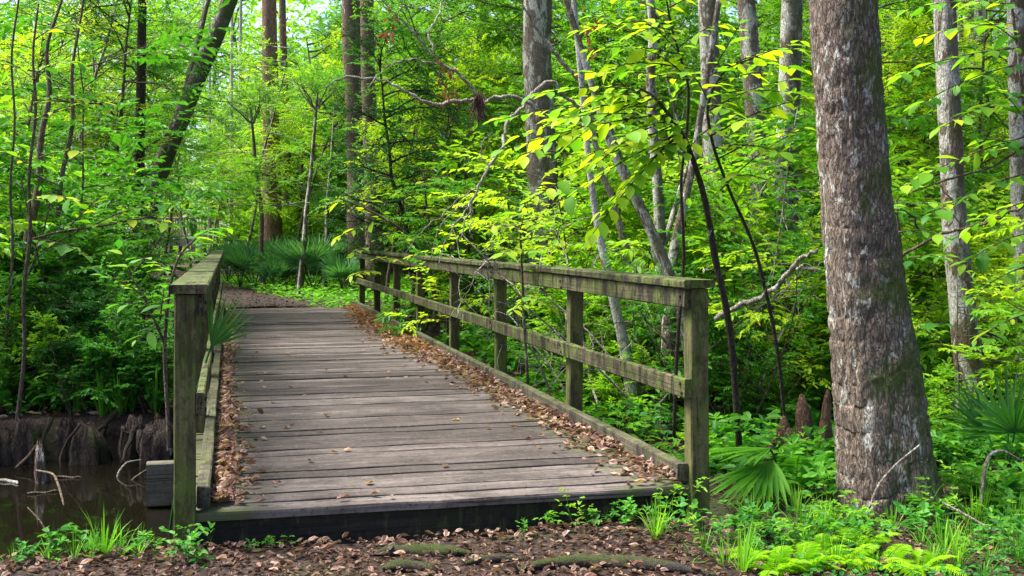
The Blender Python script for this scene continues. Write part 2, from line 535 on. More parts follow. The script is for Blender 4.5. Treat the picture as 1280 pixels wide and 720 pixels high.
def ground_material():
    m, nt = new_mat("forest_floor")
    v = coords(nt, (1, 1, 1), "Object")
    a = noise(nt, v, 9, 8, .72)
    vo = voronoi(nt, v, 26)
    b = noise(nt, v, .9, 5, .6)
    col = ramp(nt, a, [(.30, (.011, .007, .006)), (.5, (.030, .019, .014)), (.72, (.07, .044, .034))])
    chips = ramp(nt, vo.outputs["Distance"], [(.1, .55), (.45, 0.0)])
    hs = nt.nodes.new("ShaderNodeSeparateColor"); nt.links.new(vo.outputs["Color"], hs.inputs[0])
    cc = ramp(nt, hs.outputs[0], [(0, (.03, .016, .011)), (.5, (.085, .048, .034)), (1, (.19, .13, .095))])
    col = mixc(nt, chips, col, cc)
    col = mixc(nt, ramp(nt, b, [(.52, 0.0), (.7, .7)]), col, (.045, .07, .015))
    return finish(nt, m, col, .95, math_(nt, 'ADD', a, math_(nt, 'MULTIPLY', chips, .4)), 1.0, .03)


def path_material():
    m, nt = new_mat("trodden_earth")
    v = coords(nt, (1, 1, 1), "Object")
    a = noise(nt, v, 7, 7, .7)
    col = ramp(nt, a, [(.3, (.010, .007, .006)), (.55, (.03, .020, .017)), (.8, (.08, .056, .045))])
    return finish(nt, m, col, .95, a, .8, .02)


def water_material():
    m, nt = new_mat("still_dark_water")
    v = coords(nt, (1, 1, 1), "Object")
    h = noise(nt, v, 5, 3)
    return finish(nt, m, (.006, .005, .003), .03, h, .06, .01, .5)


M['ground'] = ground_material()
M['path'] = path_material()
M['water'] = water_material()

# ------------------------------------------------------------------ terrain
UX, UY = -0.2425, 0.9701            # along the bridge
O2 = np.array([-0.26, 5.29])        # middle of the bridge's front edge
BL = 14.75                          # bridge length
BE0 = 14.66
BANG = math.atan2(UX, UY)           # bridge yaw (rotation about z = -BANG ...)


def uv(x, y):
    dx, dy = np.asarray(x) - O2[0], np.asarray(y) - O2[1]
    return dx * UX + dy * UY, dx * UY - dy * UX


def wxy(u, v):
    return O2[0] + u * UX + v * UY, O2[1] + u * UY - v * UX


PATH_PTS = np.array([wxy(BL - .1, -.32), wxy(BL + 2.5, -.42), wxy(BL + 6, -1.1), (-8.8, 31), (-12.5, 38.5), (-19, 47), (-30, 58), (-60, 84)])


def path_dist(x, y):
    x = np.asarray(x, float); y = np.asarray(y, float)
    d = np.full(x.shape, 1e9)
    for a, b in zip(PATH_PTS[:-1], PATH_PTS[1:]):
        ab = b - a
        t = np.clip(((x - a[0]) * ab[0] + (y - a[1]) * ab[1]) / (ab @ ab), 0, 1)
        d = np.minimum(d, np.hypot(x - a[0] - t * ab[0], y - a[1] - t * ab[1]))
    return d


def gz(x, y):
    x = np.asarray(x, float); y = np.asarray(y, float)
    u, v = uv(x, y)
    r = np.hypot(x, y)
    lump = (fbm(x * .9, y * .9, 3) - .5) * .14 * smooth(.2, 2.5, np.abs(u) + np.maximum(0, np.abs(v) - 1.2)) + (fbm(x * .12, y * .12, 9) - .5) * .5 * smooth(14, 40, r)
    h = -0.15 + lump
    h = h + 0.14 * smooth(9, 15, u)                                       # rises to the far landing
    left = smooth(1.9, -.4, v)
    w = (fbm(v * .8, u * 0 + 3.3, 5) - .5)
    near = -.1 + 0.25 * w + .10 * smooth(-1, -3, v)
    far = 3.5 + 0.7 * (fbm(v * .9 + 7, u * 0, 8) - .5)
    chan = smooth(near, near + 0.5, u) * (1 - smooth(far, far + 0.42, u))
    near_r, far_r = .7, 6.5
    chan_r = smooth(near_r, near_r + 1.6, u) * (1 - smooth(far_r - 2.5, far_r, u))
    h = h - left * chan * (0.75 + .1 * w) - (1 - left) * chan_r * .38
    h = h - .06 * smooth(4.5, 5.5, u) * (1 - smooth(9, 13, u))
    # no lumps above the deck or the path
    inb = (1 - smooth(1.3, 1.7, np.abs(v))) * smooth(-.02, .05, u) * (1 - smooth(BE0 - .12, BE0 - .02, u))
    h = np.where(inb > 0, np.minimum(h, h * (1 - inb) + np.minimum(h, -.2) * inb), h)
    pd = path_dist(x, y)
    h = np.where(u > BE0 - .02, h + (-.05 - h) * (1 - smooth(1.0, 2.4, pd)), h)
    return h


def axis_grid(lo, hi, step, far, growth=1.18):
    c = list(np.arange(lo, hi, step)); s = step
    x = c[-1]
    while x < far: s *= growth; x += s; c.append(x)
    s = step; x = c[0]; pre = []
    while x > -far: s *= growth; x -= s; pre.append(x)
    return np.array(pre[::-1] + c)


gx = axis_grid(-7, 7, .1, 400); gy = axis_grid(2.0, 13, .09, 400)
gy = np.concatenate([gy[gy < 13], np.arange(13, 24, .16), axis_grid(0, 24.0, .3, 400)[axis_grid(0, 24.0, .3, 400) > 24.1]])
GX, GY = np.meshgrid(gx, gy)
GZ = gz(GX, GY)
nx, ny = len(gx), len(gy)
ii = (np.arange(ny - 1)[:, None] * nx + np.arange(nx - 1)[None, :]).ravel()
ground = obj("ground", mesh_np("ground", np.stack([GX, GY, GZ], -1), [np.stack([ii, ii + 1, ii + nx + 1, ii + nx], -1)], M['ground'], None, True))
tag(ground, "brown forest floor of earth and fallen leaves around the creek", kind="structure")

# trodden path beyond the bridge
tt = np.linspace(0, 1, 90)
seg = np.concatenate([[0], np.cumsum(np.hypot(*np.diff(PATH_PTS, axis=0).T))])
cx = np.interp(tt * seg[-1], seg, PATH_PTS[:, 0]); cyy = np.interp(tt * seg[-1], seg, PATH_PTS[:, 1])
ker = np.ones(9) / 9
cx = np.convolve(np.pad(cx, 4, 'edge'), ker, 'valid'); cyy = np.convolve(np.pad(cyy, 4, 'edge'), ker, 'valid')
tx, ty = np.gradient(cx), np.gradient(cyy); tl = np.hypot(tx, ty); tx /= tl; ty /= tl
pv = []
for k, o in enumerate(np.linspace(-1, 1, 9)):
    wv = .72 * o + (.5 * (fbm(np.arange(90) * .35, np.full(90, k * 3.1), 21) - .5) if abs(o) == 1 else 0)
    X, Y = cx + ty * wv, cyy - tx * wv
    pv.append(np.stack([X, Y, gz(X, Y) + .012 + .025 * (abs(o) < 1) * (1 - o * o)], -1))
pv = np.stack(pv, 1)
jj = (np.arange(89)[:, None] * 9 + np.arange(8)[None]).ravel()
path = obj("path", mesh_np("path", pv, [np.stack([jj, jj + 9, jj + 10, jj + 1], -1)], M['path'], None, True))
tag(path, "dark trodden earth path leading on from the bridge's far end", kind="structure")

wv_ = [wxy(-.6, .8), wxy(-.6, -60), wxy(6, -60), wxy(6, .8)]
water = obj("water", mesh_np("water", [(p[0], p[1], -.42) for p in wv_], [[[3, 2, 1, 0]]], M['water']))
tag(water, "still black water of the creek beside and under the bridge", kind="structure")

# ------------------------------------------------------------------ footbridge
rng = np.random.default_rng(11)
bridge = thing("wooden_footbridge", "weathered grey plank footbridge with mossy post and rail sides over a creek", "bridge",
               (O2[0], O2[1], 0), rot=(0, 0, -math.atan2(UX, UY) * -1 * -1))
# local frame: x = across (v), y = along (u)
bridge.rotation_euler = (0, 0, math.atan2(-UX, UY))
HW = 1.262                       # deck half width
pw, gap = 0.147, 0.008
u0 = 0.0
nplank = int(BL / (pw + gap))
for i in range(nplank):
    w_ = pw + rng.normal(0, .004)
    yc = u0 + w_ / 2
    mb = MB()
    nseg = 14
    xs = np.linspace(-HW + rng.normal(0, .006), HW + rng.normal(0, .006), nseg)
    ef = -w_ / 2 + (rng.normal(0, .0016, nseg) if i else .012 * (fbm(xs * 1.5, xs * 0, 4) - .6) + rng.normal(0, .003, nseg))
    eb = w_ / 2 + rng.normal(0, .0016, nseg)
    cup = rng.normal(0, .003); zt = rng.normal(0, .0035) + (-.006 if i == 0 else 0)
    prof_y = np.array([0, .006, .03, .5, .97, .994, 1]); prof_z = np.array([-.008, -.002, 0, -1, 0, -.002, -.008])
    V = []
    for a in range(nseg):
        y = ef[a] + (eb[a] - ef[a]) * prof_y
        z = np.where(prof_z < -.5, cup, prof_z) + zt + .002 * math.sin(a * 1.7 + i)
        if i == 0: z[:2] -= .004 + .010 * fbm(xs[a] * 4., 1.0, 31)
        V += [(xs[a], y[b], z[b]) for b in range(7)] + [(xs[a], y[6], -.045), (xs[a], y[0], -.045)]
    q = []
    for a in range(nseg - 1):
        for b in range(9):
            c = (b + 1) % 9
            q.append([a * 9 + b, (a + 1) * 9 + b, (a + 1) * 9 + c, a * 9 + c])
    mb.add(V, [q, [list(range(9)), list(range((nseg - 1) * 9 + 8, (nseg - 1) * 9 - 1, -1))]])
    obj("plank", mb.mesh("plank", M['plank']), bridge, (0, yc, 0))
    u0 += w_ + gap
BE = u0 - gap
# nail heads would be under a pixel; joists and fascia
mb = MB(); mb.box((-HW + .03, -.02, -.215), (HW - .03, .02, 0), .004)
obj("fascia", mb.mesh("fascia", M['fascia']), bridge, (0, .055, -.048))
for xj in (-1.0, -.35, .35, 1.0):
    mb = MB(); mb.box((-.025, .09, 0), (.025, BE - .05, .098), .004)
    obj("joist", mb.mesh("joist", M['beam']), bridge, (xj, 0, -.146))
PS = 2.095
PV = 1.225                        # post line
PWD = .094
posts_u = [0.03 + k * PS for k in range(8)]
for k in (1, 3, 5, 7):
    mb = MB(); mb.box((-1.52, -.05, -.26), (1.52, .05, 0), .006)
    o_ = obj("cross_beam", mb.mesh("cross_beam", M['beam']), bridge, (0, min(posts_u[k], BE - .12) - .12, -.150))
    for s in (-.75, .75):
        pm = MB(); pm.tube([(0, 0, 0), (0, 0, -.9)], .1, 10, True, .02, rng)
        obj("pile", pm.mesh("pile", M['bark_dark']), bridge, (s, min(posts_u[k], BE - .12) - .12, -.412))


def post_mesh(zb, zt, j):
    mb = MB()
    h = PWD / 2; c = .006
    prof = [(-h + c, -h), (h - c, -h), (h, -h + c), (h, h - c), (h - c, h), (-h + c, h), (-h, h - c), (-h, -h + c)]
    zs = np.linspace(zb, zt, 7)
    lean = rng.normal(0, .006, 2)
    V = [(x + lean[0] * (z - zb) + rng.normal(0, .0012), y + lean[1] * (z - zb) + rng.normal(0, .0012), z) for z in zs for x, y in prof]
    q = [[a * 8 + b, a * 8 + (b + 1) % 8, (a + 1) * 8 + (b + 1) % 8, (a + 1) * 8 + b] for a in range(6) for b in range(8)]
    mb.add(V, [q, [list(range(7, -1, -1)), list(range(48, 56))]])
    return mb.mesh("post", M['post'])


def board(name, x0, x1, z0, z1, ya, yb, mat, dz=0.0, warp=.006):
    """board along y with a slight sag and wane"""
    mb = MB()
    n = max(4, int((yb - ya) / .3))
    ys = np.linspace(ya, yb, n); L = yb - ya
    b = .006
    prof = [(x0 + b, z0), (x1 - b, z0), (x1, z0 + b), (x1, z1 - b), (x1 - b, z1), (x0 + b, z1), (x0, z1 - b), (x0, z0 + b)]
    sg = rng.normal(0, warp * .3); tz = rng.normal(0, .0012)
    ym = (ya + yb) / 2
    V = []
    for i, y in enumerate(ys):
        bow = sg * math.sin(math.pi * (y - ya) / L) + tz * (y - ya) / L
        for x, z in prof:
            V.append((x + rng.normal(0, .0012), y - ym, z + bow + rng.normal(0, .0014)))
    q = [[a * 8 + c, a * 8 + (c + 1) % 8, (a + 1) * 8 + (c + 1) % 8, (a + 1) * 8 + c] for a in range(n - 1) for c in range(8)]
    mb.add(V, [q, [list(range(7, -1, -1)), list(range((n - 1) * 8, n * 8))]])
    return obj(name, mb.mesh(name, mat), bridge, (0, ym, 0))


RB = PV - PWD / 2                  # inner face of posts
for s in (-1, 1):
    for k, u_ in enumerate(posts_u):
        zb = -.30 if k in (0, 7) else -.5
        wx, wy = wxy(u_, s * PV)
        zb = float(gz(np.array([wx]), np.array([wy]))[0]) - .12
        obj("post", post_mesh(zb, .964, k), bridge, (s * PV, u_, 0))
    # boards butt at the posts; long runs of two bays
    cuts = [-.03, posts_u[2], posts_u[4], posts_u[6], posts_u[7] + .06] if s > 0 else [-.03, posts_u[1], posts_u[3], posts_u[5], posts_u[7] + .06]
    for ya, yb in zip(cuts[:-1], cuts[1:]):
        a, b = ya + .003, yb - .003
        xi0, xi1 = sorted((s * (RB - .040), s * (RB - .002)))
        board("rail", xi0, xi1, .868, .966, a + (.012 if ya < 0 else 0), b, M['rail'])
        board("rail", xi0, xi1, .425, .52, a + (.012 if ya < 0 else 0), b, M['rail'])
        c0, c1 = sorted((s * (RB - .055), s * (PV + PWD / 2 + .018)))
        board("rail_cap", c0, c1, .968, 1.008, a - (.02 if ya < 0 else 0), b, M['rail'], warp=.004)
        k0, k1 = sorted((s * (RB - .062), s * (RB - .003)))
        board("kerb", k0, k1, .012, .10, a + (.05 if ya < 0 else 0), min(b, BE), M['kerb'], warp=.003)

bm_ = MB(); bm_.tube([(0, 0, 0), (-.005, 0, 0), (-.008, 0, 0)], [.010, .010, .006], 8)
bolt_me = bm_.mesh("bolt", M['bark_dark'])
for s in (-1, 1):
    for k in range(4):
        for z_ in (.905, .472):
            for dz_ in (-.022, .022):
                obj("bolt", bolt_me, bridge, (s * (RB - .040), posts_u[k] + .01 * dz_ / .022, z_ + dz_), (0, 0, 0 if s > 0 else math.pi))

# ------------------------------------------------------------------ fallen leaves
rng = np.random.default_rng(5)


def litter(name, X, Y, Z, size, mat, label, tilt=.5, lift=.012):
    n = len(X)
    az = rng.random(n) * 2 * np.pi
    d = np.stack([np.cos(az), np.sin(az), rng.normal(0, tilt * .5, n)], -1)
    nn = UP + rng.normal(0, tilt, (n, 3))
    pos = np.stack([X, Y, Z + lift * rng.random(n)], -1)
    o = obj(name, leaf_mesh(name, rng, pos, d, nn, size * rng.uniform(.6, 1.25, n), rng.uniform(.4, .75, n), T_CURL, mat))
    return tag(o, label, "leaves", kind="stuff")


def band(u_, width_, side, mound):
    e = np.abs(rng.normal(0, .42, len(u_))) + 0
    e = np.minimum(e, 2.2 * rng.random(len(u_))) * width_
    v_ = side * (RB - .065 - e)
    z = mound * np.clip(1 - e / np.maximum(width_, .02), 0, 1) * rng.random(len(u_))
    X, Y = wxy(u_, v_)
    return X, Y, z + .004


nr = 4600
ur = BE * rng.random(nr) ** .85
wr = .18 + .16 * vnoise(ur * .9, ur * 0, 2) + .22 * smooth(3.5, 6, ur) * (1 - smooth(11.5, 14, ur))
keep = rng.random(nr) < np.clip(.25 + wr * 1.8 - .25 * np.exp(-((ur - 3.3) / .7) ** 2), 0, 1)
X, Y, Z = band(ur[keep], wr[keep], 1, .04)
far_ = ur[keep] > 6.5
litter("fallen_leaves", X[~far_], Y[~far_], Z[~far_], .056, M['dead_leaf'], "brown fallen leaves drifted along the kerb of the bridge near the big trunk")
litter("fallen_leaves", X[far_], Y[far_], Z[far_], .06, M['dead_leaf_orange'], "rusty orange fallen leaves heaped along the kerb towards the far landing")
nl = 2000
ul = .12 + (BE - 1) * rng.random(nl) ** 1.3
wl = .10 + .16 * vnoise(ul * 1.1 + 5, ul * 0, 7) + .08 * np.exp(-((ul - 1.2) / 1.2) ** 2)
X, Y, Z = band(ul, wl, -1, .03)
litter("fallen_leaves", X, Y, Z, .055, M['dead_leaf'], "brown fallen leaves lying thick along the kerb on the creek side")
# leaf litter on the earth in front and under the trees
n = 26000
X = rng.uniform(-3.2, 4.5, n); Y = rng.uniform(3.6, 7.2, n)
u_, v_ = uv(X, Y)
kp = ((u_ < -.01) | (v_ > 1.45)) & ((v_ < 1.0) | (rng.random(n) < .45)) & (gz(X, Y) > -.5)
X, Y = X[kp], Y[kp]
litter("leaf_litter", X, Y, gz(X, Y) + .004, .036, M['dead_leaf_dark'], "broken brown leaf litter on the earth before the bridge", .38, .018)
n = 9000
Y = rng.uniform(8.5, 26, n); X = rng.uniform(-.55, .6, n) * Y
u_, v_ = uv(X, Y)
kp = (np.abs(v_) > 1.4) & (gz(X, Y) > -.6)
X, Y = X[kp], Y[kp]
litter("leaf_litter", X, Y, gz(X, Y) + .006, .085, M['dead_leaf'], "brown leaf litter on the ground beneath the trees", .4, .02)
n = 420
X = rng.uniform(-2.6, 2.2, n); Y = rng.uniform(4.4, 5.35, n)
u_, v_ = uv(X, Y)
kp = (u_ < -.03) & (gz(X, Y) > -.3)
X, Y = X[kp], Y[kp]
litter("leaf_litter", X, Y, gz(X, Y) + .014, .05, M['dead_leaf'], "larger tan fallen leaves strewn over the dark litter before the bridge", .3, .015)
n = 900
tq = rng.random(n) ** 1.5 * 24
cxx = np.interp(tq, seg, PATH_PTS[:, 0]); cyq = np.interp(tq, seg, PATH_PTS[:, 1])
X = cxx + rng.normal(0, .75, n); Y = cyq + rng.normal(0, .35, n)
kp = uv(X, Y)[0] > BE + .03
X, Y = X[kp], Y[kp]
litter("leaf_litter", X, Y, gz(X, Y) + .03, .07, M['dead_leaf_dark'], "dark leaf litter trodden into the path beyond the bridge", .35, .02)
# single leaves lying on the planks
leafm = []
for k in range(4):
    a = rng.random() * 6.28
    leafm.append(leaf_mesh("fallen_leaf", rng, np.array([[0, 0, 0.004]]), np.array([[1., 0, .1]]), np.array([[.1 * k, .1, 1.]]), np.array([1.]),
                           np.array([.42 + .1 * k]), T_CURL, M['dead_leaf'] if k < 3 else M['dead_leaf_orange'], np.array([.25 + .24 * k])))
for i in range(110):
    u_ = .08 + 9.5 * rng.random() ** 1.6; v_ = rng.choice([-1, 1]) * (1.05 - abs(rng.normal(0, .42)))
    if abs(v_) > 1.08: v_ = rng.uniform(-.9, .9)
    X, Y = wxy(u_, v_)
    o = obj("fallen_leaf", leafm[i % 4], None, (X, Y, .004), (0, 0, rng.random() * 6.28), (rng.uniform(.035, .07),) * 3)
    tag(o, "%s dry leaf on the planks %s of the %s rail post" % (["dark brown", "brown", "pale tan", "rusty orange"][i % 4], ["just short", "a little past"][int((u_ / PS) % 1 < .5)], ["front", "second", "third", "fourth", "fifth", "sixth"][int(round(u_ / PS))]), "leaf", "single leaves on the deck")
p = px(705, 330, 7.0)
X, Y = wxy(1.42, PV - .03)
o = obj("fallen_leaf", leafm[3], None, (X, Y, 1.03), (.3, -1.0, 2.2), (.062,) * 3)
tag(o, "pale tan leaf standing on the mossy cap rail", "leaf")

# ------------------------------------------------------------------ plant kinds (meshes shared by their copies)
rng = np.random.default_rng(101)


def wood_mesh(name, wood, mat):
    mb = MB()
    for p, r, s in wood: mb.tube(p, r, s, cap=False)
    return mb.mesh(name, mat, True)


def kind_tree(seed, h, r0, n1, l1, n2, l2, n3, l3, k, leaf, width, lmat, wmat, t0=.2, nst=1, spread=.0, elev=(0, 45), templ=T_DIAMOND, flat=.3, droop=.2, wander=.13, shrink=.55, flatz=.25, stemw=.10, ang=52):
    """-> dict with stem mesh and foliage mesh"""
    g = np.random.default_rng(seed)
    stems = []
    for i in range(nst):
        az = g.random() * 6.28; sp = spread * g.uniform(.5, 1.1)
        d0 = np.array([math.cos(az) * sp, math.sin(az) * sp, 1.0])
        pts = poly(g, (g.normal(0, .03) * nst, g.normal(0, .03) * nst, -.08), d0, h * g.uniform(.8, 1.05), 9, stemw, .06)
        stems.append((pts, np.linspace(r0, r0 * .22, 10)))
    wood, P, D, L = grow(g, stems, n1, l1, n2, l2, n3, l3, t0, elev, shrink, wander, 0, r0 * .4, flatz)
    wood = [(p, r, 7) for p, r in stems] + wood
    pos, d, n, sz, tint = twig_leaves(g, P, D, L, k, leaf, ang, droop, flat)
    nm = "crown" if nst == 1 and h > 3.5 else "foliage"
    return dict(stem=wood_mesh("trunk" if nm == "crown" else "stem", wood, wmat),
                leaves=leaf_mesh(nm, g, pos, d, n, sz, width, templ, lmat, tint), nm=nm)


K = {}
for i, (lm, lf, wd) in enumerate([('leaf_light', .10, .5), ('leaf_mid', .085, .45), ('leaf_light', .085, .55), ('leaf_mid', .11, .5), ('leaf_dark', .09, .38), ('leaf_yellow', .085, .5)]):
    K['under%d' % i] = kind_tree(200 + i, 6.6 - .4 * (i % 3), .055, 22, 1.75, 6, .75, 7, .42, 11, lf, wd, M[lm], M[['bark_grey', 'bark_brown', 'bark_pale', 'twig', 'bark_dark', 'twig'][i]], t0=.12, wander=.16)
for i, lm in enumerate(['leaf_mid', 'leaf_light', 'leaf_dark', 'leaf_herb', 'leaf_yellow']):
    K['shrub%d' % i] = kind_tree(300 + i, [1.9, 1.5, 2.1, 1.2, 1.6][i], .016, 20, .62, 5, .30, 3, .24, 9, [.075, .085, .07, .08, .065][i], [.5, .5, .36, .62, .48][i], M[lm], M['twig'], t0=.12, nst=4, spread=.5, templ=T_OVATE, elev=(5, 60))
for i, lm in enumerate(['leaf_herb', 'leaf_mid', 'leaf_light', 'leaf_herb']):
    K['herb%d' % i] = kind_tree(400 + i, [.34, .42, .5, .26][i], .004, 7, .14, 2, .08, 1, .12, 4, [.075, .095, .07, .085][i], [.62, .5, .45, .8][i], M[lm], M['grass'], t0=.3, nst=3, spread=.7, templ=T_OVATE, elev=(10, 50), flat=.3)
for i, lm in enumerate(['leaf_light', 'leaf_mid', 'leaf_light', 'leaf_yellow']):
    K['over%d' % i] = kind_tree(450 + i, 8.5, .06, 26, 2.3, 6, .85, 8, .42, 11, .085, .5, M[lm], M[['bark_grey', 'bark_brown', 'bark_pale', 'twig'][i]], t0=.33, wander=.16, elev=(-8, 35), shrink=.3)
# layered saplings: long flat sprays of bigger leaves
for i, lm in enumerate(['leaf_light', 'leaf_mid', 'leaf_yellow']):
    K['layer%d' % i] = kind_tree(500 + i, 3.2, .017, 13, 1.15, 4, .5, 3, .38, 8, [.125, .12, .10][i], .46, M[lm], M['twig'], t0=.22, templ=T_OVATE, elev=(-5, 22), flat=.2, flatz=.08, shrink=.4, nst=1, stemw=.08)
    K['layer%d' % i]['nm'] = 'foliage'
# crowns of tall trees
for i, lm in enumerate(['leaf_light', 'leaf_mid', 'leaf_light']):
    K['tall%d' % i] = kind_tree(600 + i, 17, .17, 16, 3.6, 5, 1.4, 6, .8, 9, .17, .5, M[lm], M[['bark_grey', 'bark_brown', 'bark_red'][i]], t0=.5, elev=(10, 55), stemw=.035, shrink=.35)


def place(kind, x, y, name, label, cat, group=None, s=1.0, rz=None, z=None, tilt=0.0):
    kd = K[kind]
    zz = float(gz(np.array([x]), np.array([y]))[0]) if z is None else z
    t = thing(name, label, cat, (x, y, zz), group, (rng.normal(0, tilt), rng.normal(0, tilt), rng.random() * 6.28 if rz is None else rz), s)
    obj("trunk" if kd['nm'] == 'crown' else "stem", kd['stem'], t)
    obj(kd['nm'], kd['leaves'], t)
    return t


def at(p, d):
    return (p - HX) / F * d, d


# ------------------------------------------------------------------ named trees, traced by where they stand
def crown_kind(seed, R, nlimb, k, leaf, lm):
    g = np.random.default_rng(seed)
    stems = []
    for i in range(nlimb):
        az = i * 6.28 / nlimb + g.normal(0, .3)
        pts = poly(g, (0, 0, 0), (math.cos(az) * .8, math.sin(az) * .8, .8), R * g.uniform(.8, 1.1), 6, .16, .02)
        stems.append((pts, np.linspace(.07, .02, 7)))
    wood, P, D, L = grow(g, stems, nlimb * 4, R * .5, 4, .9, 4, .6, .3, (0, 50), .3)
    wood = [(p, r, 6) for p, r in stems] + wood
    pos, d, n, sz, tint = twig_leaves(g, P, D, L, k, leaf)
    return dict(limb=wood_mesh("limb", wood, M['bark_grey']), leaves=leaf_mesh("crown", g, pos, d, n, sz, .5, T_DIAMOND, M[lm], tint))


CR = [crown_kind(700 + i, 3.2, 6, 9, .15, ['leaf_mid', 'leaf_light'][i % 2]) for i in range(3)]


LM = []


def traced_tree(label, pts, d, mat, top=11.0, sides=14, flare=1.5, group=None, name="tree", crown=True, cs=1.0, dtop=0.0, wob=.03, rings=40, limbs=(), lm=None, relief=0.0):
    if isinstance(label, tuple): label, lm = label
    """pts: (x, y, width) in photo pixels from high to low; grows on the ground at distance d"""
    pts = [tuple(map(float, p)) for p in pts]
    w3 = [(*px(p[0], p[1], d + dtop * (1 - i / max(1, len(pts) - 1))), p[2] / F * d / 2) for i, p in enumerate(pts)]
    w3 = np.array(w3[::-1])                             # low to high
    sl = (w3[1, :2] - w3[0, :2]) / max(.05, w3[1, 2] - w3[0, 2])
    bx, by = w3[0, 0], w3[0, 1]
    g0 = float(gz(np.array([bx]), np.array([by]))[0])
    if w3[0, 2] > g0 + .05:
        bx, by = bx - sl[0] * (w3[0, 2] - g0) * .6, by - sl[1] * (w3[0, 2] - g0) * .6
        g0 = float(gz(np.array([bx]), np.array([by]))[0])
        w3 = np.vstack([[bx, by, g0 - .15, w3[0, 3] * 1.08], w3])
    else:
        w3[0, 2] = g0 - .15
    if top > w3[-1, 2] + .3:
        slt = (w3[-1, :2] - w3[-2, :2]) / max(.05, w3[-1, 2] - w3[-2, 2])
        dz = top - w3[-1, 2]
        w3 = np.vstack([w3, [w3[-1, 0] + slt[0] * dz * .6, w3[-1, 1] + slt[1] * dz * .6, top, max(.02, w3[-1, 3] * .55)]])
    zz = np.linspace(0, 1, rings) ** 1.0
    cum = np.concatenate([[0], np.cumsum(np.linalg.norm(np.diff(w3[:, :3], axis=0), axis=1))])
    s_ = zz * cum[-1]
    P = np.stack([np.interp(s_, cum, w3[:, c]) for c in range(3)], -1)
    for _ in range(2):
        P[1:-1] = .25 * P[:-2] + .5 * P[1:-1] + .25 * P[2:]
    R = np.interp(s_, cum, w3[:, 3])
    hgt = P[:, 2] - g0
    R = R * (1 + (flare - 1) * np.exp(-np.maximum(hgt, 0) / (.9 * max(R[0] * 4, .15))))
    base = np.array([P[0, 0], P[0, 1], g0])
    if lm: LM.append((base[0], base[1], lm))
    sd = int(abs(label.__hash__()) % 1000) if False else len(label) * 7 + int(pts[0][0])
    gg = np.random.default_rng(sd)
    ph = gg.random(4) * 6.28

    def flute(tn, th):
        a = np.exp(-tn * cum[-1] / 1.1)
        return 1 + wob * (np.sin(3 * th + ph[0] + 4 * tn) + .6 * np.sin(5 * th + ph[1] - 9 * tn) + .4 * np.sin(8 * th + 23 * tn + ph[2])) + a * (flare - 1) * .22 * np.sin(5 * th + ph[3])
    if relief:
        fl0 = flute

        def flute(tn, th):
            zc = tn * cum[-1]; ac = th * R.mean()
            base_ = fl0(tn, th)
            wx_ = (fbm(ac * 9 + 5, zc * 5, 71) - .5) * .05
            r1_ = np.abs(fbm((ac + wx_) * 38, zc * 13 + 0 * ac, 72, 3) - .5) * 2
            r2_ = np.abs(fbm((ac - wx_) * 20, zc * 8 + 0 * ac, 75, 3) - .5) * 2
            return base_ + relief / R.mean() * (np.minimum(r1_ * 3, 1) * .6 + np.minimum(r2_ * 3, 1) * .6 - .7)
    P[:, 0] += .35 * wob * R * np.sin(np.arange(rings) * .9 + ph[0]); P[:, 1] += .35 * wob * R * np.sin(np.arange(rings) * .7 + ph[1])
    t = thing(name, label, "tree", tuple(base), group)
    mb = MB(); mb.tube(P - base, R, sides, True, 0, None, flute)
    obj("trunk", mb.mesh("trunk", mat, True), t)
    for lb in limbs:                                   # (list of (x,y,width) pixels, distance at the end)
        lp, de = lb
        q = np.array([px(a, b, d + (de - d) * i / (len(lp) - 1)) for i, (a, b, _) in enumerate(lp)])
        r = np.array([w / F * d / 2 for _, _, w in lp])
        ss = np.linspace(0, len(lp) - 1, len(lp) * 4)
        q = np.stack([np.interp(ss, np.arange(len(lp)), q[:, c]) for c in range(3)], -1)
        q[1:-1] = .25 * q[:-2] + .5 * q[1:-1] + .25 * q[2:]
        mb = MB(); mb.tube(q - base, np.interp(ss, np.arange(len(lp)), r), 7, True, .05, gg)
        obj("limb", mb.mesh("limb", mat, True), t)
    if crown:
        c = CR[sd % 3]
        tp = P[-3] - base
        rz = gg.random() * 6.28; sc = gg.uniform(.85, 1.15) * cs
        obj("limb", c['limb'], t, tuple(tp), (0, 0, rz), (sc,) * 3)
        obj("crown", c['leaves'], t, tuple(tp), (0, 0, rz), (sc,) * 3)
    return t


traced_tree(("massive leaning oak trunk with flaky brown bark and mossy flank beside the bridge post", "the oak"),
            [(1052, -10, 80), (1062, 140, 80), (1070, 250, 82), (1082, 360, 88), (1098, 480, 96), (1107, 580, 98), (1113, 620, 103), (1117, 650, 118)],
            5.75, M['bark_oak'], 12, 170, 1.25, rings=760, wob=.022, relief=.009)
traced_tree(("slim trunk blotched white with lichen and brown moss, thinner stem alongside, beyond the oak", "the slim white-blotched trunk"),
            [(1184, 60, 25), (1188, 150, 27), (1193, 280, 30), (1203, 380, 31), (1212, 470, 34), (1216, 525, 38)], 8.5, M['bark_pale'], 9.5, 24, 1.25, rings=120,
            limbs=[([(1212, 500, 12), (1190, 330, 12), (1180, 200, 11), (1174, 90, 10), (1170, 0, 9)], 8.7)])
traced_tree(("mottled trunk with pale lichen bands growing past the slim white-blotched one", "the lichen-banded trunk"), [(1270, 0, 22), (1274, 200, 23), (1279, 350, 24), (1284, 500, 26)], 9.3, M['bark_pale'], 10, 20, 1.2, rings=90)
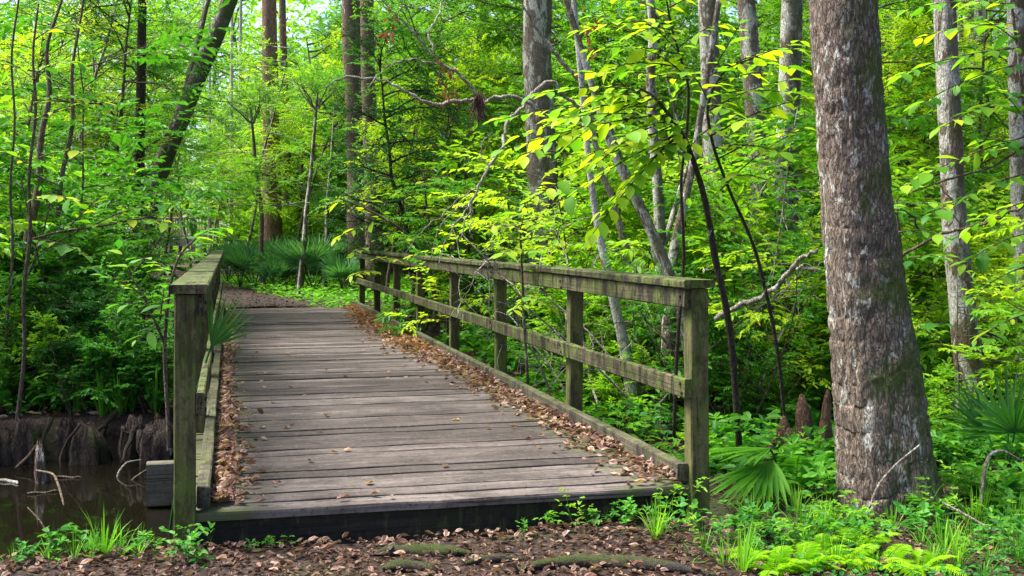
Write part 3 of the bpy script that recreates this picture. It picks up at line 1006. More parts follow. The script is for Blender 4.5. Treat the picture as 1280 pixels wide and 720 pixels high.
traced_tree(("tall straight lichen-patched trunk with swollen dark foot among ferns", "the swollen-footed trunk"), [(990, -10, 26), (987, 90, 27), (983, 200, 28), (982, 330, 29), (980, 420, 33), (978, 462, 44)], 11.4, M['bark_pale'], 12, 20, 1.5, rings=110)
traced_tree(("grey trunk with a mossy knob, standing next to the swollen-footed one", "the knobby grey trunk"), [(932, -10, 22), (940, 90, 23), (948, 200, 24), (955, 290, 25), (957, 400, 27)], 13, M['bark_grey'], 11, 18, 1.3, rings=80)
traced_tree(("brown and grey trunk rising behind the yellow-leaved sapling", "the brown and grey trunk"), [(884, -10, 24), (888, 90, 24), (892, 220, 25), (893, 320, 26), (890, 410, 28)], 14.2, M['bark_grey'], 12, 18, 1.4, rings=80)
traced_tree(("thin crooked pale trunk with a bend, behind the bridge rail", "the thin crooked trunk"),
            [(812, 0, 10), (818, 40, 11), (812, 90, 12), (815, 150, 12), (822, 230, 13), (826, 300, 15), (828, 400, 17)], 10.6, M['bark_pale'], 7.5, 12, 1.3, rings=70,
            limbs=[([(824, 330, 12), (812, 280, 11), (792, 235, 9), (778, 205, 7), (760, 150, 5)], 10.2), ([(826, 320, 9), (838, 280, 8), (852, 230, 6), (870, 180, 4)], 11)])
traced_tree(("thick grey trunk with stringy bark behind the long dead branch", "the thick grey trunk"), [(672, -10, 36), (670, 70, 35), (674, 140, 36), (678, 250, 38), (684, 380, 42)], 15.5, M['bark_grey'], 13, 20, 1.4, rings=90)
traced_tree(("dark vine-hung trunk, thicker of the pair beyond the rail's far end", "the vine-hung trunk"), [(438, -10, 22), (440, 60, 25), (444, 120, 25), (446, 220, 24), (448, 330, 27)], 25, M['bark_brown'], 15, 14, 1.4, rings=60)
traced_tree("straight brown trunk, slimmer of the pair beyond the rail's far end", [(458, -10, 16), (460, 100, 18), (464, 200, 19), (467, 300, 20), (468, 350, 22)], 23.5, M['bark_brown'], 14, 14, 1.4, rings=60)
traced_tree(("broad reddish ridged trunk standing behind the palmettos by the path", "the reddish ridged trunk"), [(336, 0, 18), (338, 120, 20), (340, 200, 21), (340, 300, 24), (341, 335, 26)], 33, M['bark_red'], 19, 18, 1.3, rings=60, cs=.6)
traced_tree("narrow dark trunk next to the reddish ridged one", [(354, 60, 9), (357, 160, 10), (360, 260, 11), (361, 330, 12)], 36, M['bark_brown'], 16, 12, 1.3, rings=40, cs=.5)
traced_tree(("big mossy trunk leaning hard over the creek bank", "the leaning mossy trunk"), [(290, -10, 20), (272, 40, 20), (248, 95, 20), (228, 145, 21), (208, 190, 22), (190, 240, 24)], 18, M['bark_oak'], 6.5, 18, 1.3, rings=70,
            limbs=[([(228, 150, 10), (238, 90, 9), (250, 40, 8), (262, -10, 7)], 19)])
traced_tree("dark upright trunk beneath the leaning one", [(176, 120, 12), (174, 200, 13), (172, 300, 15)], 17, M['bark_dark'], 9, 12, 1.3, rings=50)
traced_tree("leaning silvery trunk crossing behind the mid rail", [(738, 225, 8), (748, 290, 9), (760, 345, 11), (773, 400, 13), (784, 445, 15)], 9.8, M['bark_white'], 4.6, 12, 1.3, rings=40, cs=.33, name="sapling_tree")
traced_tree("grey forked trunk leaning towards the crooked pale one", [(765, 190, 9), (790, 240, 11), (815, 290, 13), (838, 345, 15), (858, 410, 17)], 9.2, M['bark_pale'], 4.6, 12, 1.3, rings=40, cs=.33, name="sapling_tree")
traced_tree("short pale trunk with peeling foot behind the near post", [(862, 230, 9), (846, 290, 11), (838, 340, 14), (836, 410, 18)], 10.2, M['bark_grey'], 4.6, 12, 1.5, rings=40, cs=.33, name="sapling_tree")
traced_tree(("white birch-like trunk far down the path opening", "the far white trunks"), [(262, 215, 5), (262, 300, 5)], 52, M['bark_white'], 14, 8, 1.1, rings=20, cs=.5)
traced_tree("bright white slender trunk beside the path opening", [(289, 190, 5), (288, 300, 6)], 47, M['bark_white'], 15, 8, 1.1, rings=20, cs=.5)
traced_tree("second bright slender trunk just past the path opening", [(299, 190, 5), (297, 300, 6)], 50, M['bark_white'], 15, 8, 1.1, rings=20, cs=.5)
traced_tree("thin straight pole trunk growing in the palmettos", [(322, 230, 5), (328, 270, 5.5), (326, 310, 6), (328, 340, 7)], 27.5, M['twig'], 4.4, 8, 1.1, rings=24, cs=.33, name="sapling_tree")
traced_tree("thin spotted pole trunk in front of the large fan palmetto", [(388, 225, 5), (383, 262, 6), (381, 300, 7), (376, 350, 8)], 24.5, M['bark_pale'], 4.4, 8, 1.1, rings=24, cs=.33, name="sapling_tree")
traced_tree("thin pale pole trunk past the large fan palmetto", [(413, 215, 4), (408, 260, 5), (409, 290, 5), (407, 320, 6)], 26, M['bark_pale'], 4.4, 8, 1.1, rings=24, cs=.33, name="sapling_tree")
traced_tree(("twisting brown double stem on the creek bank", "the twisting double stem"), [(78, 0, 3), (56, 60, 4.5), (64, 120, 6), (50, 170, 8), (50, 230, 9), (36, 290, 12), (34, 330, 13), (46, 380, 12), (28, 420, 13), (26, 480, 14)], 9.9, M['bark_brown'], 5, 10, 1.2, rings=60, cs=.33, name="sapling_tree",
            limbs=[([(40, 350, 10), (48, 390, 10), (50, 440, 10), (52, 500, 11)], 10.1)])
traced_tree("straight leaning brown stem next to the twisting double stem", [(102, 20, 3), (88, 90, 4), (93, 160, 5), (75, 220, 6), (73, 290, 7), (58, 350, 7), (60, 420, 8)], 10.4, M['bark_brown'], 5, 10, 1.2, rings=40, cs=.33, name="sapling_tree")
traced_tree("thin dark upright stem with pale leaves above the creek", [(24, 0, 2.5), (12, 70, 3), (20, 150, 3), (11, 240, 3.5), (18, 310, 3.5), (10, 380, 4)], 8.9, M['twig'], 5, 8, 1.2, rings=40, cs=.33, name="sapling_tree")

for a_, d_, n_ in [(355, 27.5, "the palmetto clump"), (228, 55, "the distant boardwalk"), (880, 5.6, "the near rail post"), (60, 8.7, "the lone cypress knee"), (196, 8.2, "the round black stump"), (1000, 6.9, "the red-brown knees"), (560, 10.5, "the middle rail posts"), (1100, 12.5, "the tall arching grass"), (700, 8.5, "the third rail post")]:
    LM.append((*at(a_, d_), n_))


def where(x, y):
    d = sorted((math.hypot(x - a_, y - b_), n_) for a_, b_, n_ in LM)
    (d1, n1), (d2, n2) = d[:2]
    if d1 < 1.3: return "right beside " + n1
    if d2 < d1 * 1.5: return "between %s and %s" % (n1, n2.replace("the ", "", 1))
    return ("near " if d1 < 4 else "out past ") + n1


LOOK = {'under0': 'light green', 'under1': 'fine-leaved green', 'under2': 'pale-barked bright', 'under3': 'large-leaved green', 'under4': 'dark-leaved', 'under5': 'yellow-green',
        'over0': 'light green', 'over1': 'mid green', 'over2': 'pale-barked', 'over3': 'yellow-green', 'tall0': 'grey-barked', 'tall1': 'brown-barked', 'tall2': 'red-barked',
        'shrub0': 'mid green', 'shrub1': 'light green', 'shrub2': 'dark narrow-leaved', 'shrub3': 'round-leaved', 'shrub4': 'yellow-green', 'layer0': 'flat-layered light', 'layer1': 'flat-layered green', 'layer2': 'flat-layered yellow',
        'herb0': 'broad-leaved', 'herb1': 'long-leaved', 'herb2': 'narrow-leaved', 'herb3': 'round-leaved'}


def lab(kind, s, mid, x, y, noun):
    return "%s %s %s %s" % ("big" if s > mid else "small", LOOK[kind], noun, where(x, y))


# ------------------------------------------------------------------ dead branches
def pix_path(lp, d0, d1, scale=1.0):
    n = len(lp)
    q = np.array([px(a, b, d0 + (d1 - d0) * i / (n - 1)) for i, (a, b, _) in enumerate(lp)])
    r = np.array([w for _, _, w in lp]) / F * (d0 + d1) / 4 * scale
    ss = np.linspace(0, n - 1, n * 4)
    q = np.stack([np.interp(ss, np.arange(n), q[:, c]) for c in range(3)], -1)
    for _ in range(2): q[1:-1] = .25 * q[:-2] + .5 * q[1:-1] + .25 * q[2:]
    return q, np.interp(ss, np.arange(n), r)


def branch_thing(name, label, cat, parts, mat, base, group=None):
    t = thing(name, label, cat, tuple(base), group)
    for nm, lp, d0, d1 in parts:
        q, r = pix_path(lp, d0, d1, .74)
        q[1:-1] += rng.normal(0, .008, (len(q) - 2, 3))
        mb = MB(); mb.tube(q - base, r, 8, True, .10, rng)
        if nm == "limb" or nm == "trunk": last = obj(nm, mb.mesh(nm, mat, True), t)
        else: obj(nm, mb.mesh(nm, mat, True), last)
    return t


b0 = px(800, 330, 11.2); b0[2] = float(gz(np.array([b0[0]]), np.array([b0[1]]))[0])
branch_thing("dead_tree", "bare dead tree with long arching grey limbs reaching over the rail", "dead tree", [
    ("trunk", [(812, 470, 15), (806, 400, 13), (790, 330, 12), (768, 260, 11), (745, 190, 10), (738, 140, 10), (730, 112, 10)], 11.2, 11),
    ("limb", [(738, 135, 9), (728, 105, 8), (712, 88, 8), (694, 68, 6), (676, 42, 5), (656, 12, 4), (645, -8, 3)], 11, 10.6),
    ("limb", [(740, 150, 7), (722, 132, 7), (706, 120, 6), (690, 102, 7), (680, 104, 7), (664, 118, 6), (650, 140, 6), (634, 150, 6), (631, 170, 6), (628, 185, 5), (612, 210, 5), (596, 236, 4), (586, 262, 3), (575, 300, 2)], 11, 9.6),
    ("limb", [(672, 138, 7), (658, 126, 7), (640, 121, 7), (622, 121, 6), (604, 128, 6), (596, 126, 6), (578, 124, 7), (560, 130, 8), (543, 132, 7), (522, 124, 6), (502, 110, 5), (478, 100, 4), (450, 97, 4), (422, 97, 3), (407, 110, 2)], 10.6, 10),
    ("limb", [(598, 122, 6), (588, 106, 6), (572, 90, 5), (556, 82, 5), (544, 74, 4), (530, 55, 4), (512, 36, 3), (500, 24, 3), (480, 8, 2)], 10.3, 10),
    ("twig", [(556, 82, 4), (540, 78, 3), (508, 74, 3), (490, 78, 2), (472, 95, 2), (455, 115, 2)], 10.2, 9.8),
    ("twig", [(543, 66, 3), (534, 44, 3), (541, 30, 3), (552, 8, 3), (556, -5, 3)], 10.1, 10.4),
    ("twig", [(596, 236, 3), (570, 252, 2.4), (552, 270, 2), (530, 285, 1.5), (505, 318, 1.2)], 9.7, 9.3),
    ("twig", [(592, 246, 3), (574, 275, 2.4), (556, 300, 2), (548, 330, 1.5)], 9.7, 9.3),
    ("twig", [(588, 252, 2.6), (590, 270, 2), (588, 288, 1.6), (592, 300, 1.2)], 9.7, 9.5),
    ("twig", [(584, 258, 2.6), (566, 262, 2), (548, 290, 1.6), (538, 325, 1.2)], 9.6, 9.3),
    ("twig", [(612, 210, 2.4), (604, 200, 2), (600, 180, 1.6), (615, 165, 1.2)], 9.7, 9.8),
], M['dead_wood'], b0)
b1 = px(905, 395, 8.6); b1[2] = float(gz(np.array([b1[0]]), np.array([b1[1]]))[0])
branch_thing("fallen_branch", "pale broken branch propped up towards the oak trunk", "branch", [
    ("limb", [(895, 400, 10), (920, 382, 10), (950, 372, 10), (972, 358, 9), (988, 338, 9), (1003, 322, 8), (1022, 311, 5)], 8.6, 8.0),
    ("twig", [(996, 336, 6), (1008, 336, 6), (1026, 338, 5)], 8.2, 8.0)], M['dead_wood'], b1)
b2 = px(1118, 320, 7.6); b2[2] = float(gz(np.array([b2[0]]), np.array([b2[1]]))[0])
branch_thing("fallen_branch", "long thin grey bough leaning past the slim white-blotched trunk", "branch", [
    ("limb", [(1085, 352, 6), (1118, 326, 6), (1160, 300, 6), (1200, 286, 6), (1240, 276, 5), (1275, 258, 5), (1310, 240, 4)], 7.6, 7.2),
    ("twig", [(1160, 300, 4), (1140, 270, 3), (1120, 255, 2)], 7.5, 7.3), ("twig", [(1200, 286, 3), (1190, 250, 2.5), (1168, 225, 2)], 7.4, 7.4)], M['twig'], b2)
# tangle of bleached twigs behind the near post
for i, (x0, y0) in enumerate([(842, 300), (862, 320), (905, 255), (925, 300), (780, 345), (700, 400), (735, 330), (880, 360), (760, 290), (915, 350)]):
    q0 = px(x0, y0, 9.5 + .3 * (i % 4)); bb = q0.copy(); bb[2] = float(gz(np.array([bb[0]]), np.array([bb[1]]))[0])
    t = thing("dead_shrub", "bleached leafless shrub with tangled twigs " + where(bb[0], bb[1]), "dead shrub", tuple(bb), "leafless shrubs behind the rail")
    gg = np.random.default_rng(40 + i)
    main = poly(gg, (0, 0, -.1), (gg.normal(0, .45), gg.normal(0, .2), 1), (q0[2] - bb[2]) * 1.25 + .5, 9, .16)
    mb = MB(); mb.tube(main, np.linspace(.014, .004, 10), 5); obj("stem", mb.mesh("stem", M['dead_wood'], True), t)
    mb = MB()
    for j in range(16):
        p_, d_ = along(main, gg.uniform(.3, .98))
        b = poly(gg, p_, d_ * .4 + gg.normal(0, 1, 3), gg.uniform(.3, .8), 6, .28)
        mb.tube(b, np.linspace(.006, .0015, 7), 3)
        p2, d2 = along(b, .5); mb.tube(poly(gg, p2, d2 + gg.normal(0, .7, 3), .3, 4, .25), np.linspace(.003, .001, 5), 3)
    obj("twigs", mb.mesh("twigs", M['dead_wood']), t)
# clump of dry moss on the dead limb
mb = MB()
for j in range(60):
    s0 = px(598, 120, 10.25) + rng.normal(0, .025, 3)
    mb.tube(poly(rng, s0, (rng.normal(0, .15), 0, -1), rng.uniform(.1, .3), 4, .2), np.linspace(.006, .002, 5), 3)
tag(obj("hanging_moss", mb.mesh("hanging_moss", M['hang_moss'])), "dark red-brown clump of dry moss hanging from the dead limb", "moss")
for (x0, y0, dd, nn, lb) in [(562, 100, 10.1, 26, "rusty dry leaves hanging off the dead limb beside the moss clump"), (486, 28, 9.95, 12, "small rusty leaf cluster caught high on a dead twig"), (735, 35, 10.5, 22, "withered brown leaf cluster hanging before the thick grey trunk"), (355, 25, 17, 24, "withered brown leaves dangling above the path")]:
    c = px(x0, y0, dd)
    pos = c + rng.normal(0, 1, (nn, 3)) * np.array([.05, .05, .10]) * dd / 10
    o = obj("dry_leaf_cluster", leaf_mesh("dry_leaf_cluster", rng, pos, rng.normal(0, .5, (nn, 3)) + [0, 0, -1], rng.normal(0, 1, (nn, 3)), rng.uniform(.04, .09, nn), .5, T_CURL, M['dry_red']))
    tag(o, lb, "dry leaves")

# ------------------------------------------------------------------ saplings whose large leaves are built one by one
def hero_leaf(name, mat, w, seed):
    g = np.random.default_rng(seed)
    xs = np.array([0, .13, .3, .48, .66, .84, 1.0]); ws = np.array([0, .26, .44, .5, .43, .22, 0]) * w
    bend = -.16 * xs ** 2
    V = [(x, 0, b) for x, b in zip(xs, bend)]
    for s in (1, -1):
        V += [(x, s * y, b + .22 * y + g.normal(0, .008)) for x, y, b in zip(xs[1:-1], ws[1:-1], bend[1:-1])]
    F3, F4 = [], []
    for s, o in ((0, 7), (1, 12)):
        f = [[0, 1, o]]; 
        q = [[i, i + 1, o + i, o + i - 1] for i in range(1, 5)]
        l = [[5, 6, o + 4]]
        if s: f = [k[::-1] for k in f]; q = [k[::-1] for k in q]; l = [k[::-1] for k in l]
        F3 += f + l; F4 += q
    return mesh_np(name, V, [F3, F4], mat, np.full(len(V), g.random()), True)


HL = {m: [hero_leaf("leaf", M[m], .40 + .06 * k, 50 + k) for k in range(4)] for m in ('leaf_yellow', 'leaf_light', 'leaf_mid', 'leaf_herb', 'leaf_dark')}


def hero_sapling(name, label, base_pix, d, stems, twigs, lmats, leaf=.14, gapf=.40, wmat='bark_dark', flat=.16, group=None, cat="sapling"):
    """stems/twigs: pixel polylines [(x,y,w)...] with end distances; leaves sit along every twig"""
    b = px(base_pix[0], base_pix[1], d); b[2] = float(gz(np.array([b[0]]), np.array([b[1]]))[0])
    t = thing(name, label, cat, tuple(b), group)
    mb = MB()
    for lp, d0, d1 in stems:
        q, r = pix_path(lp, d0, d1); mb.tube(q - b, r, 7, True, .04, rng)
    for lp, d0, d1 in twigs:
        q, r = pix_path(lp, d0, d1); mb.tube(q - b, r, 4)
    obj("stem", mb.mesh("stem", M[wmat], True), t)
    for lp, d0, d1 in twigs:
        q, r = pix_path(lp, d0, d1)
        cum = np.concatenate([[0], np.cumsum(np.linalg.norm(np.diff(q, axis=0), axis=1))])
        n = max(3, int(cum[-1] / (leaf * gapf)))
        for i in range(n + 1):
            s = cum[-1] * (i + .35) / (n + .35)
            p = np.array([np.interp(s, cum, q[:, c]) for c in range(3)])
            k = min(len(q) - 2, int(np.searchsorted(cum, s)))
            D = nrm(q[min(k + 1, len(q) - 1)] - q[max(k - 1, 0)])
            side = nrm(np.cross(D, UP)) * (1 if i % 2 else -1)
            a = math.radians(rng.uniform(38, 70)) if i < n else .1
            dr = D * math.cos(a) + side * math.sin(a) + rng.normal(0, .16, 3); dr[2] -= .12
            nn = UP + rng.normal(0, flat, 3)
            if rng.random() < .05: nn = rng.normal(0, 1, 3); dr[2] -= .7
            dr = nrm(dr); sd_ = nrm(np.cross(nn, dr)); nn = np.cross(dr, sd_)
            sz = leaf * rng.uniform(.5, 1.25) * (.8 if i in (0, n) else 1)
            lm = lmats[int(rng.random() * len(lmats))]
            o = obj("leaf", HL[lm][int(rng.random() * 4)], t)
            mt = Matrix(((dr[0] * sz, sd_[0] * sz, nn[0] * sz, p[0] - b[0]), (dr[1] * sz, sd_[1] * sz, nn[1] * sz, p[1] - b[1]), (dr[2] * sz, sd_[2] * sz, nn[2] * sz, p[2] - b[2]), (0, 0, 0, 1)))
            o.matrix_basis = mt
    return t


def tw(a, b, d0, d1, sag=6, w=2.2):
    (x0, y0), (x1, y1) = a, b
    return ([(x0, y0, w), ((x0 * 2 + x1) / 3, (y0 * 2 + y1) / 3 - sag, w * .8), ((x0 + x1 * 2) / 3, (y0 + y1 * 2) / 3 - sag, w * .6), (x1, y1, w * .4)], d0, d1)


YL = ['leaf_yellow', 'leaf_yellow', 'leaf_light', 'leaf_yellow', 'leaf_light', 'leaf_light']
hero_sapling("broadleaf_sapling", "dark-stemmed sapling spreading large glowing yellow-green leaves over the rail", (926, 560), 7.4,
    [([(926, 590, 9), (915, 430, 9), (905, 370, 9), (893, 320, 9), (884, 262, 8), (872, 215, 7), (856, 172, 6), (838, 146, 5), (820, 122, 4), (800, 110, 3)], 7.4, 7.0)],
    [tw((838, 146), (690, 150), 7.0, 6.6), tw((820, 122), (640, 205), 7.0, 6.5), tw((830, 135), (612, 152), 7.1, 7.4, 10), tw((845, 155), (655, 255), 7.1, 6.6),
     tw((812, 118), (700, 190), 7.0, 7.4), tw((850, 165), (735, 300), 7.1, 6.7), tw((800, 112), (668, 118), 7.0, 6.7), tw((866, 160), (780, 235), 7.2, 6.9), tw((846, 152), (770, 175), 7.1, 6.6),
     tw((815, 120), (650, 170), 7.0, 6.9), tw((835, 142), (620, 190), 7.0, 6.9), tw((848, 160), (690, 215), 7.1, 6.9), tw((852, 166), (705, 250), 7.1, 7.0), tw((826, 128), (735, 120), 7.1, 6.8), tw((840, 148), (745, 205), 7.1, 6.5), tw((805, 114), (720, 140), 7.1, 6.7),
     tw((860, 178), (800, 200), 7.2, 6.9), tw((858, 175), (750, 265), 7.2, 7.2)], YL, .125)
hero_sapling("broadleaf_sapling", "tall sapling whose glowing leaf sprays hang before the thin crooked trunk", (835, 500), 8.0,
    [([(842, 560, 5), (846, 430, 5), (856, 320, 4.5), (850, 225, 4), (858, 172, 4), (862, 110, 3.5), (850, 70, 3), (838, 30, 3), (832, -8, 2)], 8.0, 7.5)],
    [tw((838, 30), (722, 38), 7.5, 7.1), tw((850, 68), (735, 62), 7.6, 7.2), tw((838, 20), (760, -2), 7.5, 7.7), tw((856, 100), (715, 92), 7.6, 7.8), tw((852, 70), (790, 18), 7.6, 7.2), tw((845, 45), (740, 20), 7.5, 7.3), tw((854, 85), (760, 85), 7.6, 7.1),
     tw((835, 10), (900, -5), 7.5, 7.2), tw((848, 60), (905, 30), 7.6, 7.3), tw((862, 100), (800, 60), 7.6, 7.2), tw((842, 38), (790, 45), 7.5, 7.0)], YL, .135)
hero_sapling("broadleaf_sapling", "arching sapling carrying glowing leaf sprays towards the oak trunk", (940, 540), 7.6,
    [([(985, 570, 5), (972, 430, 5), (945, 310, 4.5), (912, 240, 4), (890, 180, 4), (882, 130, 3.5), (905, 85, 3), (950, 70, 2)], 7.6, 7.1)],
    [tw((885, 95), (1010, 48), 7.1, 6.7, 2), tw((882, 120), (1000, 118), 7.3, 6.8), tw((885, 110), (960, 92), 7.2, 7.5), tw((888, 170), (1010, 122), 7.3, 6.9), tw((900, 238), (985, 170), 7.4, 7.0), tw((890, 90), (925, 30), 7.2, 6.9, 0), tw((882, 130), (935, 155), 7.2, 6.7),
     tw((905, 82), (1005, 88), 7.1, 7.5), tw((892, 185), (975, 190), 7.3, 6.9), tw((895, 200), (1005, 160), 7.3, 7.5), tw((884, 140), (985, 100), 7.2, 7.0), tw((920, 78), (1000, 62), 7.1, 6.9), tw((898, 225), (960, 225), 7.4, 7.0), tw((888, 160), (850, 205), 7.3, 7.0), tw((884, 125), (860, 90), 7.2, 6.9)], YL, .13)
hero_sapling("broadleaf_sapling", "young sapling with bright oval leaves rising just above the cap rail", (655, 420), 8.6,
    [([(660, 480, 4), (655, 400, 4), (652, 330, 3), (650, 285, 3)], 8.6, 8.4)],
    [tw((650, 288), (610, 282), 8.4, 8.2, 3), tw((650, 290), (690, 276), 8.4, 8.2, 3), tw((652, 300), (612, 305), 8.4, 8.1, 3), tw((652, 300), (700, 300), 8.4, 8.2, 3), tw((652, 312), (628, 318), 8.4, 8.0, 3), tw((652, 314), (685, 318), 8.4, 8.0, 3),
     tw((655, 380), (640, 390), 8.5, 8.2, 3), tw((655, 370), (690, 385), 8.5, 8.2, 3), tw((650, 288), (655, 268), 8.4, 8.3, 0)], ['leaf_yellow', 'leaf_light'], .105, wmat='twig')
hero_sapling("broadleaf_sapling", "slender sapling holding flat green sprays in front of the slim white-blotched trunk", (1300, 560), 7.0,
    [([(1300, 590, 7), (1298, 450, 6), (1290, 300, 6), (1284, 170, 5), (1272, 60, 4), (1262, -10, 3)], 7.0, 6.9),
     ([(1284, 180, 4), (1240, 210, 3), (1190, 222, 3), (1140, 240, 2)], 6.9, 6.6)],
    [tw((1284, 170), (1115, 240), 6.9, 6.5), tw((1290, 215), (1160, 270), 6.9, 6.4), tw((1272, 60), (1120, 95), 6.9, 6.5), tw((1274, 80), (1150, 130), 6.9, 6.6), tw((1268, 30), (1140, 50), 6.9, 7.2), tw((1280, 120), (1175, 160), 6.9, 6.4),
     tw((1264, 5), (1130, 12), 6.9, 6.6), tw((1290, 290), (1205, 330), 6.9, 6.5), tw((1292, 330), (1215, 372), 6.9, 6.4), tw((1296, 390), (1220, 425), 7.0, 6.5), tw((1288, 250), (1190, 300), 6.9, 7.3), tw((1286, 190), (1225, 175), 6.9, 6.7), tw((1270, 50), (1205, 20), 6.9, 6.6), tw((1282, 150), (1240, 110), 6.9, 6.5)],
    ['leaf_light', 'leaf_mid', 'leaf_mid', 'leaf_light', 'leaf_yellow'], .125, wmat='twig')
hero_sapling("broadleaf_sapling", "low sapling with dull green oval leaves against the oak's far flank", (1135, 500), 7.3,
    [([(1150, 560, 5), (1140, 440, 4), (1128, 330, 4), (1120, 250, 3)], 7.3, 7.1)],
    [tw((1122, 262), (1180, 258), 7.1, 6.8), tw((1124, 290), (1190, 300), 7.1, 6.8), tw((1122, 270), (1105, 255), 7.1, 6.7, 2), tw((1130, 330), (1180, 322), 7.1, 6.7), tw((1120, 252), (1150, 215), 7.1, 6.9, 0), tw((1138, 420), (1180, 405), 7.2, 6.9)],
    ['leaf_mid', 'leaf_herb', 'leaf_light'], .12, wmat='twig')
hero_sapling("broadleaf_sapling", "leafy sapling with bright flat leaves hanging over the creek", (28, 420), 8.4,
    [([(20, 540, 6), (32, 440, 5), (28, 370, 5), (39, 290, 5), (35, 220, 4), (46, 140, 4), (40, 70, 3), (48, 5, 2.5)], 8.4, 8.2),
     ([(36, 300, 3), (70, 290, 3), (130, 282, 3), (190, 270, 2)], 8.4, 8.0)],
    [tw((42, 130), (105, 122), 8.2, 7.9), tw((44, 92), (98, 78), 8.2, 7.9), tw((42, 150), (130, 128), 8.2, 8.0), tw((110, 285), (205, 255), 8.1, 7.8), tw((80, 290), (170, 215), 8.2, 7.9), tw((40, 200), (120, 190), 8.3, 8.0), tw((40, 210), (-10, 190), 8.3, 8.2), tw((36, 300), (110, 320), 8.4, 8.1),
     tw((140, 280), (215, 280), 8.0, 7.8), tw((45, 100), (-5, 80), 8.2, 8.3), tw((42, 50), (100, 30), 8.2, 8.0), tw((38, 250), (90, 250), 8.3, 7.9)], ['leaf_light', 'leaf_mid', 'leaf_yellow', 'leaf_light'], .125, wmat='twig')
hero_sapling("broadleaf_sapling", "bushy plant with pale round leaves crowding the creek-side rail", (205, 420), 6.9,
    [([(212, 560, 5), (205, 440, 5), (210, 370, 4), (222, 320, 3), (245, 298, 3)], 6.9, 6.9), ([(206, 430, 4), (180, 370, 3), (160, 340, 2)], 6.9, 6.9)],
    [tw((222, 322), (266, 304), 6.9, 7.2, 4), tw((240, 300), (285, 284), 7.0, 7.6, 4), tw((215, 340), (170, 322), 6.9, 6.9, 4), tw((208, 390), (150, 380), 6.9, 6.8, 4), tw((182, 372), (130, 345), 6.9, 6.8, 4), tw((206, 410), (170, 425), 6.9, 6.7, 4), tw((214, 350), (192, 330), 6.9, 7.1, 4), tw((200, 400), (205, 360), 6.9, 6.6, 0), tw((165, 345), (150, 310), 6.9, 6.8, 0)],
    ['leaf_herb', 'leaf_mid', 'leaf_light', 'leaf_herb'], .12, wmat='twig')
hero_sapling("broadleaf_sapling", "yellowing sapling leaning over the far stretch of the rail", (545, 400), 15.2,
    [([(548, 410, 5), (538, 340, 4), (510, 290, 4), (460, 262, 3), (424, 248, 2)], 15.2, 14.6), ([(545, 390, 4), (540, 300, 3), (532, 250, 3), (530, 215, 2)], 15.2, 14.8)],
    [tw((440, 262), (412, 250), 14.7, 14.4, 2), tw((452, 285), (420, 300), 14.8, 14.4, 3), tw((455, 290), (480, 268), 14.8, 14.5, 3), tw((445, 270), (470, 245), 14.8, 14.6, 2), tw((520, 250), (495, 238), 14.9, 14.5, 3), tw((525, 230), (560, 222), 14.9, 14.5, 3), tw((512, 270), (548, 262), 14.9, 14.6, 3), tw((505, 290), (470, 300), 15, 14.6, 3), tw((460, 310), (440, 318), 15, 14.6, 3), tw((465, 325), (500, 325), 15, 14.4, 3), tw((500, 300), (535, 300), 15, 14.5, 3), tw((470, 340), (440, 345), 15, 14.2, 3)],
    ['leaf_yellow', 'leaf_yellow', 'leaf_light'], .17, wmat='twig')

# ------------------------------------------------------------------ palmettos
def fan_mesh(name, nb, blade, spreaddeg, mat, seed, wid=.028, droop=.15, fold=.0):
    g = np.random.default_rng(seed)
    V, Q = [], []
    n0 = 0
    for i in range(nb):
        a = math.radians(-spreaddeg / 2 + spreaddeg * i / (nb - 1)) + g.normal(0, .02)
        L = blade * (1 - .18 * abs(2 * i / (nb - 1) - 1)) * g.uniform(.93, 1.05)
        d = np.array([math.cos(a), math.sin(a), 0]); s = np.array([-math.sin(a), math.cos(a), 0])
        dr = droop * g.uniform(.5, 1.5)
        for t, w in ((.0, .35), (.3, 1.0), (.65, .75), (1.0, .04)):
            c = d * L * t + np.array([0, 0, -dr * L * t ** 2 + fold * abs(math.sin(a)) * L * t])
            V += [c + s * wid * w, c + np.array([0, 0, -.35 * wid * w]), c - s * wid * w]
        for k in range(3):
            o = n0 + k * 3
            Q += [[o, o + 3, o + 4, o + 1], [o + 1, o + 4, o + 5, o + 2]]
        n0 += 12
    V = np.array(V)
    return mesh_np(name, V, [Q], mat, np.repeat(g.random(nb), 12), False)


FAN = [fan_mesh("fan_leaf", 26, .55, 210, M['leaf_blue'], 60 + k, .020, .12 + .06 * k, .25) for k in range(3)]
FANG = [fan_mesh("fan_leaf", 18, .52, 190, M['leaf_dark'], 70 + k, .018, .10, .2) for k in range(2)]


def palmetto(label, x, y, nleaf, s, group=None, fans=FAN, spread=1.0, petiole=.55):
    z = float(gz(np.array([x]), np.array([y]))[0])
    t = thing("palmetto", label, "palmetto", (x, y, z), group, s=s)
    for i in range(nleaf):
        az = i * 2.4 + rng.normal(0, .3); e = rng.uniform(.75, 1.35)
        d = np.array([math.cos(az) * math.cos(e) * spread, math.sin(az) * math.cos(e) * spread, math.sin(e)])
        q = np.array([d * petiole * k for k in (0, .5, 1)]) + np.array([[0, 0, 0], [0, 0, .04], [0, 0, .02]])
        mb = MB(); mb.tube(q, [.010, .008, .007], 5); st = obj("stalk", mb.mesh("stalk", M['leaf_dark']), t)
        dr = nrm(d + np.array([0, 0, -.05])); sd_ = nrm(np.cross(UP, dr)); nn = np.cross(dr, sd_)
        o = obj("fan_leaf", fans[i % len(fans)], st)
        p = q[-1]
        o.matrix_basis = Matrix(((dr[0], sd_[0], nn[0], p[0]), (dr[1], sd_[1], nn[1], p[1]), (dr[2], sd_[2], nn[2], p[2]), (0, 0, 0, 1)))
    return t


